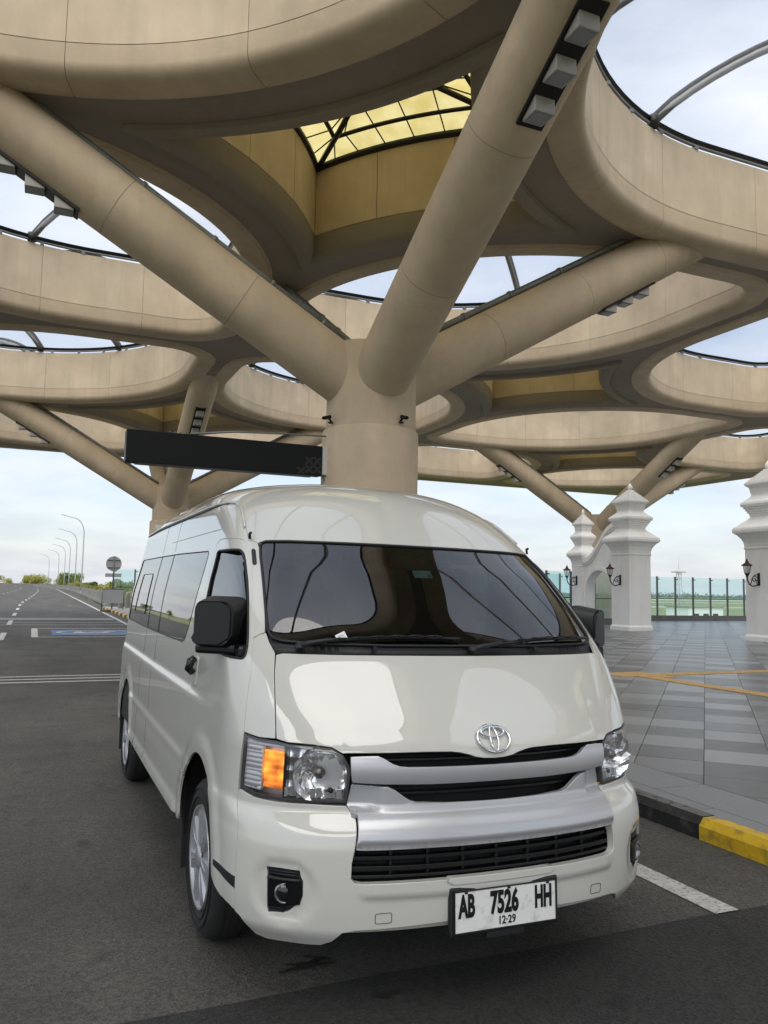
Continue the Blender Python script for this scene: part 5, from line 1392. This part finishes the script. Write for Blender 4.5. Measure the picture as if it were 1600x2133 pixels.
# ---- number plate ------------------------------------------------------------------
pc = Vector((.007, .028, .373)); prot = Matrix.Rotation(R(-3.0), 3, 'X')
def plate_part(bb, nm, mt, par): bb.v = [tuple(prot @ Vector(v) + pc) for v in bb.v]; return bb.build(nm, mt, par)
b = MB(); b.box((0, .012, 0), (.466, .022, .172), None, .010); b.box((0, .012, -.09), (.16, .02, .03), None, .004); plate = plate_part(b, 'number_plate', M['v_black'], van)
b = MB(); b.box((0, -.003, 0), (.432, .006, .140), None, .002); plate_part(b, 'plate_face', noisy('plate_white', (.74, .74, .72), (.82, .82, .80), scale=9, rough=(.4, .55), c2=(.6, .6, .58), mscale=30), plate)
b = MB()
for (x, z, w, h_) in ((0, .071, .436, .005), (0, -.071, .436, .005), (-.217, 0, .005, .146), (.217, 0, .005, .146)): b.box((x, -.005, z), (w, .006, h_), None, .0015)
for x in (-.17, .01, .18): b.box((x, -.006, .067), (.012, .006, .010))
plate_part(b, 'plate_rim', M['v_black'], plate)
M['ink'] = pbr('plate_black', (.006, .006, .006), .4)
def text_mesh(txt, size, sx, bold):
    cu = bpy.data.curves.new('txt', 'FONT'); cu.body = txt; cu.size = size; cu.align_x = 'CENTER'; cu.align_y = 'CENTER'; cu.extrude = .0012; cu.offset = bold; cu.resolution_u = 3
    ob = bpy.data.objects.new('txt', cu); COL.objects.link(ob); dg = bpy.context.evaluated_depsgraph_get()
    me = bpy.data.meshes.new_from_object(ob.evaluated_get(dg)); bpy.data.objects.remove(ob)
    for v in me.vertices: v.co = Vector((v.co.x * sx, -v.co.z, v.co.y))
    return me
for (txt, x, z, size, sx, bold) in (('AB', -.168, .016, .106, .50, .0042), ('7526', -.010, .016, .106, .57, .0042), ('HH', .160, .016, .106, .50, .0042), ('12·29', .000, -.045, .040, .85, .0004)):
    me = text_mesh(txt, size, sx, bold)
    for v in me.vertices: v.co = prot @ (v.co + Vector((x, -.0075, z))) + pc
    me.materials.append(M['ink']); link('plate_lettering', me, None, plate)
b = MB()
q = sym([(0, .468), (.20, .468), (.222, .480), (.215, .489), (0, .489)]); patch('plate_bracket', q, M['v_paint'], van, off=.012, h=.03, skirt=.03)
# ---- windscreen and cowl ------------------------------------------------------------
wsg = sym([(0, 1.296), (.35, 1.296), (.68, 1.300), (.79, 1.306), (.835, 1.318), (.852, 1.345), (.856, 1.425), (.859, 1.567), (.862, 1.655), (.858, 1.700), (.846, 1.722), (.82, 1.730), (.70, 1.733), (.45, 1.733), (0, 1.733)])
ws = patch('windscreen', wsg, M['v_screen'], van, off=-.002, h=.04, skirt=0)
inner = fillet([(.74, 1.328), (.80, 1.352), (.826, 1.43), (.836, 1.60), (.834, 1.690), (.80, 1.705), (0, 1.708), (-.80, 1.705), (-.834, 1.690), (-.836, 1.60), (-.826, 1.43), (-.80, 1.352), (-.74, 1.328), (0, 1.318)], [.02, .03, .02, 0, .02, .03, 0, .03, .02, 0, .02, .03, .02, 0])
patch('frit_band', wsg, M['v_gloss_black'], ws, holes=[inner], off=-.008, h=.03, skirt=0)
seal = densify(wsg, .03); b = MB(); b.tube([vpt(p[0], p[1], .001) for p in seal], .006, 6, closed=True); b.build('screen_seal', M['v_black'], ws)
cowl = sym([(0, 1.262), (.56, 1.263), (.80, 1.265), (.826, 1.270), (.848, 1.305), (.852, 1.335), (.838, 1.322), (.79, 1.304), (.68, 1.298), (.35, 1.294), (0, 1.294)])
patch('cowl', cowl, M['v_black'], van, off=lambda s, t: -.010 - .012 * np.sin(np.clip((t - 1.262) / .034, 0, 1) * np.pi), h=.012, hs=.03, skirt=.03)
b = MB()
for (s_, t_) in ((-.40, 1.280), (.377, 1.280)): b.box(vpt(s_, t_, .004), (.018, .02, .022), None, .004)
b.build('washer_jet', M['v_black'], van)['kind'] = 'stuff'
def wiper(piv, mid, tip, bl0, bl1):
    b = MB(); b.lathe([(.022, 0), (.022, .012), (.010, .020), (0, .02)], 12); p = vpt(*piv, .004); b.v = [tuple(Vector(v) + p) for v in b.v]
    b.tube([vpt(*piv, .016), vpt(piv[0] * .7 + mid[0] * .3, piv[1] * .7 + mid[1] * .3, .026), vpt(*mid, .026), vpt(*tip, .022)], [.012, .011, .008, .006], 8); w = b.build('wiper', M['v_black'], van)
    b = MB(); pts = [vpt(bl0[0] + (bl1[0] - bl0[0]) * k / 14, bl0[1] + (bl1[1] - bl0[1]) * k / 14 + .010 * math.sin(math.pi * k / 14), .013) for k in range(15)]; b.tube(pts, .0065, 6)
    for k in range(0, 12, 2): b.tube([pts[k] + Vector((0, -.010, .006)), pts[k + 1] + Vector((0, -.018, .012)), pts[k + 2] + Vector((0, -.010, .006))], .0035, 5)
    b.build('blade', M['v_gloss_black'], w)
wiper((-.713, 1.280), (-.60, 1.298), (-.30, 1.316), (-.60, 1.300), (-.005, 1.316))
wiper((.046, 1.276), (.166, 1.290), (.46, 1.318), (.16, 1.296), (.78, 1.318))
def v_glass(name, outl, par, mat, off=-.006): return both(name, outl, mat, par, off=off, h=.05, hs=.09, skirt=0)
def flat_door(s, t):
    # pull the pane towards a straight chord between the two ends of the opening
    a = np.abs(s); p = v_base(s, t); n = v_normal(s, t)
    sf = np.full(np.shape(s), .958); sr = from_y(np.full(np.shape(s), 1.39), t); pf = v_base(sf, t); pr = v_base(sr, t)
    u = np.clip((p[..., 1] - pf[..., 1]) / np.maximum(pr[..., 1] - pf[..., 1], 1e-3), 0, 1); cx = pf[..., 0] + (pr[..., 0] - pf[..., 0]) * u
    return -.006 - .72 * np.maximum(np.abs(p[..., 0]) - np.abs(cx), 0)
v_glass('door_window', inset(densify(dwin, .03), -.006), van, M['v_tint'], flat_door)
v_glass('side_window', inset(densify(swin, .03), -.006), van, M['v_tint'], -.003)
for sg in (-1, 1):
    for (nm, loop, r_) in (('window_seal', dwin, .006), ('window_seal', swin, .0032)):
        b = MB(); b.tube([vpt(sg * p[0], p[1], -.001) for p in densify(loop, .03)], r_, 6, closed=True); b.build(nm, M['v_black'], van)
    for y in (2.80, 3.36):      # body joints, split by the window
        for (t0, t1) in ((.41, 1.20), (1.735, 1.945)):
            b = MB(); b.tube([vpt(sg * SY(y, t)[0], t, -.0004) for t in np.linspace(t0, t1, 14)], .0014, 4); b.build('panel_joint', M['v_lining'], van)
        b = MB(); b.tube([vpt(sg * SY(y, t)[0], t, -.001) for t in np.linspace(1.215, 1.72, 9)], .0013, 4); b.build('window_division', M['v_black'], van)
    b = MB(); lp = fillet([SY(3.62, 1.60), SY(4.2, 1.60), SY(4.3, 1.30), SY(3.62, 1.30)], .04); b.tube([vpt(sg * p[0], p[1], -.001) for p in densify(lp, .05)], .0024, 4, closed=True); b.build('sliding_pane_frame', M['v_black'], van)
    b = MB(); b.tube([vpt(sg * SY(y, 1.806)[0], 1.806, .001) for y in np.linspace(1.45, 3.0, 12)], .002, 4); b.build('upper_crease', M['v_paint'], van)
    # pillar vent, fuel/door handle
    q = fillet([(.890, 1.618), (.912, 1.618), (.912, 1.690), (.890, 1.690)], .010); q = q if sg > 0 else mirror(q); patch('pillar_grip', q, M['v_black'], van, off=.004, h=.012, skirt=.006)
    hd = MB(); p0 = [vpt(sg * SY(y, z)[0], z, o_) for (y, z, o_) in ((1.375, 1.168, .012), (1.372, 1.150, .030), (1.370, 1.115, .034), (1.375, 1.095, .012))]
    hd.tube(p0, [.016, .022, .022, .016], 8); h_ = hd.build('door_handle', M['v_gloss_black'], van)
    q = fillet([SY(1.335, 1.035), SY(1.415, 1.035), SY(1.415, 1.175), SY(1.335, 1.175)], .02); q = q if sg > 0 else mirror(q)
    patch('handle_cup', q, M['v_paint'], h_, off=lambda s, t: .0035 + 0 * s, h=.02, skirt=.004)
    # aerial hook by the screen corner
    b = MB(); b.tube([vpt(sg * .915, 1.738, .006), vpt(sg * .905, 1.752, .022), vpt(sg * .895, 1.748, .03)], .007, 6); b.build('pillar_hook', M['v_black'], van)
# ---- mirrors --------------------------------------------------------------------------
for sg in (-1, 1):
    root_p = Vector((sg * .90, .62, 1.275))
    b = MB(); bm = bmesh.new(); bmesh.ops.create_cube(bm, size=1.0)
    for v in bm.verts: v.co = Vector((v.co.x * .220, v.co.y * .110, v.co.z * .215))
    bmesh.ops.bevel(bm, geom=[e for e in bm.edges if abs(e.verts[0].co.y - e.verts[1].co.y) > .01], offset=.055, segments=4, affect='EDGES', profile=.55)
    for v in bm.verts:
        if v.co.y < 0: v.co.x *= .80; v.co.z = v.co.z * .84 - .004
        v.co.y += -.05 * (1 - (v.co.x / .125) ** 2) * (1 if v.co.y < 0 else .2)
        v.co.x += sg * .012 * (v.co.z < -.05)
    bmesh.ops.bevel(bm, geom=[e for e in bm.edges if e.calc_face_angle(0) > .8], offset=.010, segments=2, affect='EDGES')
    rotm = Matrix.Rotation(sg * R(38), 3, 'Z')
    for v in bm.verts: v.co = rotm @ v.co + Vector((sg * .936, .80, 1.368))
    me = bpy.data.meshes.new('mirror'); bmesh.ops.recalc_face_normals(bm, faces=bm.faces); bm.to_mesh(me); bm.free(); me.polygons.foreach_set('use_smooth', [True] * len(me.polygons)); me.set_sharp_from_angle(angle=R(38))
    mi_ = link('door_mirror', me, M['v_black'], van)
    b = MB(); b.box((0, .062, 0), (.165, .006, .165), None, .002); b.v = [tuple(rotm @ Vector(v) + Vector((sg * .936, .80, 1.368))) for v in b.v]; b.build('mirror_glass', M['v_chrome'], mi_)
    b = MB(); b.box((sg * .925, .775, 1.256), (.225, .085, .042), rotm, .014); b.box((sg * .872, .645, 1.256), (.06, .11, .055), None, .015); b.build('mirror_arm', M['v_gloss_black'], mi_)
# ---- wheels ---------------------------------------------------------------------------
def make_wheel():
    w = empty('wheel'); b = MB()
    rt, wd = .338, .20
    b.lathe([(.215, -wd / 2 + .012), (.235, -wd / 2 + .002), (.27, -wd / 2 - .004), (.305, -wd / 2 + .004), (.325, -wd / 2 + .022), (rt - .004, -wd / 2 + .04), (rt, -wd / 2 + .06), (rt, wd / 2 - .06), (.325, wd / 2 - .022), (.30, wd / 2), (.215, wd / 2 - .01)], 56, axis='x')
    ty = b.build('tyre', M['v_rubber'], w, sharp=35)
    b = MB()
    for x in (-.045, -.015, .015, .045): b.lathe([(rt + .001, x - .004), (rt - .006, x), (rt + .001, x + .004)], 56, axis='x')
    for rr in (.25, .285): b.lathe([(rr - .002, -wd / 2 + .001), (rr, -wd / 2 - .0075), (rr + .002, -wd / 2 + .001)], 56, axis='x')
    b.build('tread_groove', M['v_dark'], ty)
    b = MB(); b.lathe([(.218, -wd / 2 + .010), (.214, -wd / 2 - .004), (.205, -wd / 2 - .002), (.196, -wd / 2 + .012), (.12, -wd / 2 + .020), (.05, -wd / 2 + .006), (0, -wd / 2 + .004)], 56, axis='x'); cov = b.build('wheel_cover', M['v_rim'], w, sharp=40)
    b2 = MB(); b3 = MB(); nsp = 7
    for k in range(nsp):
        a = 2 * math.pi * k / nsp + .2
        def pt(r, da, x): return (x, r * math.cos(a + da), r * math.sin(a + da))
        x0 = -wd / 2
        V = [pt(.04, -.30, x0 - .002), pt(.04, .30, x0 - .002), pt(.20, .17, x0 + .000), pt(.20, -.17, x0 + .000), pt(.05, -.34, x0 + .02), pt(.05, .34, x0 + .02), pt(.205, .24, x0 + .02), pt(.205, -.24, x0 + .02), pt(.10, 0, x0 - .008), pt(.17, 0, x0 - .005)]
        b2.add(V, [(0, 8, 1), (1, 8, 9, 2), (0, 3, 9, 8), (3, 2, 9), (0, 4, 7, 3), (1, 2, 6, 5), (2, 3, 7, 6)])
        h_ = math.pi / nsp
        V = [pt(.125, h_ - .09, x0 + .0175), pt(.125, h_ + .02, x0 + .0175), pt(.185, h_ + .05, x0 + .0115), pt(.185, h_ - .015, x0 + .0115)]
        b3.add(V, [(0, 1, 2, 3)])
    b2.lathe([(.052, -wd / 2 + .0), (.048, -wd / 2 - .008), (.03, -wd / 2 - .013), (0, -wd / 2 - .014)], 24, axis='x')
    b2.build('spokes', M['v_rim'], cov); b3.build('cover_slot', M['v_dark'], cov, fix=False)
    b = MB(); b.lathe([(0, .02), (.19, .02), (.20, .0), (.21, wd / 2 - .02)], 24, axis='x'); b.build('brake_drum', M['v_dark'], w)
    return w
w0 = make_wheel(); w0.parent = van
for k, (sg, y) in enumerate(((-1, 1.07), (-1, 4.12), (1, 1.07), (1, 4.12))):
    o = w0 if k == 0 else copy_tree(w0, van)
    x = sg * .822; o.location = (x, y, .338 + DEL * x); o.rotation_euler = (rng.uniform(0, 6) if k else .35, 0, 0 if sg < 0 else math.pi)
for sg in (-1, 1):
    for y in (1.07, 4.12):    # wheel wells and mud flaps
        b = MB(); V = []; F = []; n = 18
        for k in range(n + 1):
            a = R(-8 + 196 * k / n)
            for x in (.925, .60): V.append((sg * x, y - .035 + .428 * math.cos(a), .375 + .428 * math.sin(a)))
        for k in range(n): F.append((2 * k, 2 * k + 1, 2 * k + 3, 2 * k + 2))
        V += [(sg * .60, y - .5, .25), (sg * .60, y + .5, .25), (sg * .60, y + .5, .85), (sg * .60, y - .5, .85)]; F.append((len(V) - 4, len(V) - 3, len(V) - 2, len(V) - 1))
        b.add(V, F); b.build('wheel_well', M['v_dark'], van, fix=False)
        b = MB(); b.box((sg * .84, y + .405, .36), (.19, .012, .40), Matrix.Rotation(R(-7), 3, 'X'), .003); b.build('mud_flap', M['v_black'], van)
b = MB(); b.box((0, 2.6, .38), (1.78, 4.5, .06)); b.box((0, .65, .40), (1.3, .9, .10)); b.build('underbody', M['v_dark'], van)
# ---- interior ---------------------------------------------------------------------------
# dark lining just inside the outer skin, open at the glass
def lin(name, poly, hl_=()):
    for sg in (-1, 1): patch(name, np.array(poly) if sg > 0 else mirror(poly), M['v_lining'], van, holes=[np.array(q) if sg > 0 else mirror(q) for q in hl_], off=-.022, h=.07, hs=.12, skirt=0)
lin('lining', [(.865, 1.30)] + [(.872, 1.45), (.875, 1.60), (.870, 1.74)] + [(.87, 1.93), SY(1.8, 1.95), SY(3, 1.95), SY(4.84, 1.95), SY(4.95, 1.3), SY(4.95, .45), SY(3.2, .45), SY(1.6, .45), SY(1.5, .80), SY(1.15, .82), SY(.70, .80), SY(.70, 1.05), (.94, 1.15), (.90, 1.26)], [inset(densify(dwin, .05), -.002), inset(densify(swin, .05), -.002)])
patch('headlining', sym([(0, 1.745), (.45, 1.745), (.84, 1.735), (.90, 1.80), (.90, 1.93), SY(2.2, 1.95), SY(4.8, 1.95), SY(4.7, 2.3), SY(4.6, 2.44), (0, 2.44)]), M['v_lining'], van, off=-.03, h=.08, hs=.14, skirt=0)
b = MB(); b.box((0, 2.8, .80), (1.70, 4.2, .04)); b.box((0, .95, .95), (1.66, .08, .55)); b.build('cabin_floor', M['v_lining'], van)
b = MB(); V = []; F = []; nx = 15; prof = [(.42, 1.22), (.55, 1.205), (.72, 1.20), (.86, 1.215), (.93, 1.19), (.96, 1.05), (.98, .85)]
for (y, z) in prof:
    for k in range(nx):
        x = -.80 + 1.60 * k / (nx - 1); hump = .055 * math.exp(-((x + .42) / .24) ** 2) * (1 if y > .6 else .3); V.append((x, y + .10 * (abs(x) / .8) ** 3, z + hump * (z > 1.1)))
for r_ in range(len(prof) - 1):
    for k in range(nx - 1): F.append((r_ * nx + k, r_ * nx + k + 1, (r_ + 1) * nx + k + 1, (r_ + 1) * nx + k))
b.add(V, F, True); b.build('dashboard', M['v_dash'], van)
b = MB(); cst = Vector((-.42, 1.13, 1.20)); rs = Matrix.Rotation(R(38), 3, 'X')
b.tube([rs @ Vector((.19 * math.cos(2 * math.pi * k / 28), .19 * math.sin(2 * math.pi * k / 28), 0)) + cst for k in range(28)], .014, 8, closed=True)
for a in (0, 180, 270): b.tube([cst, rs @ Vector((.19 * math.cos(R(a)), .19 * math.sin(R(a)), 0)) + cst], .018, 6)
b.tube([cst, rs @ Vector((0, 0, -.25)) + cst], .035, 8); b.build('steering_wheel', M['v_black'], van)
def seat(x, y, w=.48):
    b = MB(); b.box((x, y, 1.02), (w, .46, .16), None, .05); b.box((x, y + .25, 1.36), (w, .15, .62), Matrix.Rotation(R(-12), 3, 'X'), .06); b.box((x, y + .34, 1.74), (w * .55, .10, .18), Matrix.Rotation(R(-8), 3, 'X'), .04)
    for dx in (-.06, .06): b.tube([(x + dx, y + .31, 1.60), (x + dx, y + .335, 1.70)], .008, 5)
    b.build('seat', M['v_seat'], van)
for y in (1.38,): seat(-.45, y); seat(.05, y, .40); seat(.50, y)
for y in (2.25, 3.0, 3.75, 4.45):
    for x in (-.60, -.16, .58): seat(x, y - .05, .42)
b = MB(); b.box((.02, .93, 1.655), (.25, .03, .075), Matrix.Rotation(R(-12), 3, 'X'), .014); b.tube([(.02, .90, 1.70), (.02, .87, 1.725)], .01, 6); b.build('rear_view_mirror', M['v_black'], van)
# inspection sticker and parking slip
q = [(-.093, 1.585), (.007, 1.587), (.009, 1.621), (-.091, 1.619)]; st_ = patch('windscreen_sticker', q, pbr('pale_green_sticker', (.62, .74, .68), .6), van, off=-.004, h=.03, skirt=0)
q = [(-.018, 1.590), (.003, 1.590), (.003, 1.606), (-.018, 1.606)]; patch('sticker_stamp', q, pbr('stamp_grey', (.25, .30, .27), .6), st_, off=-.0035, h=.02, skirt=0)
q = [(-.545, 1.306), (-.503, 1.317), (-.514, 1.348), (-.557, 1.330)]; sl_ = patch('parking_slip', q, pbr('thermal_paper', (.80, .80, .80), .7), None, off=.0035, h=.02, skirt=.0008)
sl_.rotation_euler = (0, DEL, 0); tag(sl_, 'small white printed parking slip tucked under the left wiper', 'paper slip')
b = MB()
for k, (a0, a1) in enumerate(((.1, .8), (.15, .9), (.1, .6), (.2, .85))):
    t0 = .2 + .17 * k
    pa = [(-.545 + (-.012) * t0 + .040 * a, 1.308 + .022 * t0 + .010 * a) for a in (a0, a1)]
    b.tube([vpt(p[0], p[1], .0042) for p in pa], .0008, 4)
b.build('printed_line', M['ink'], sl_)
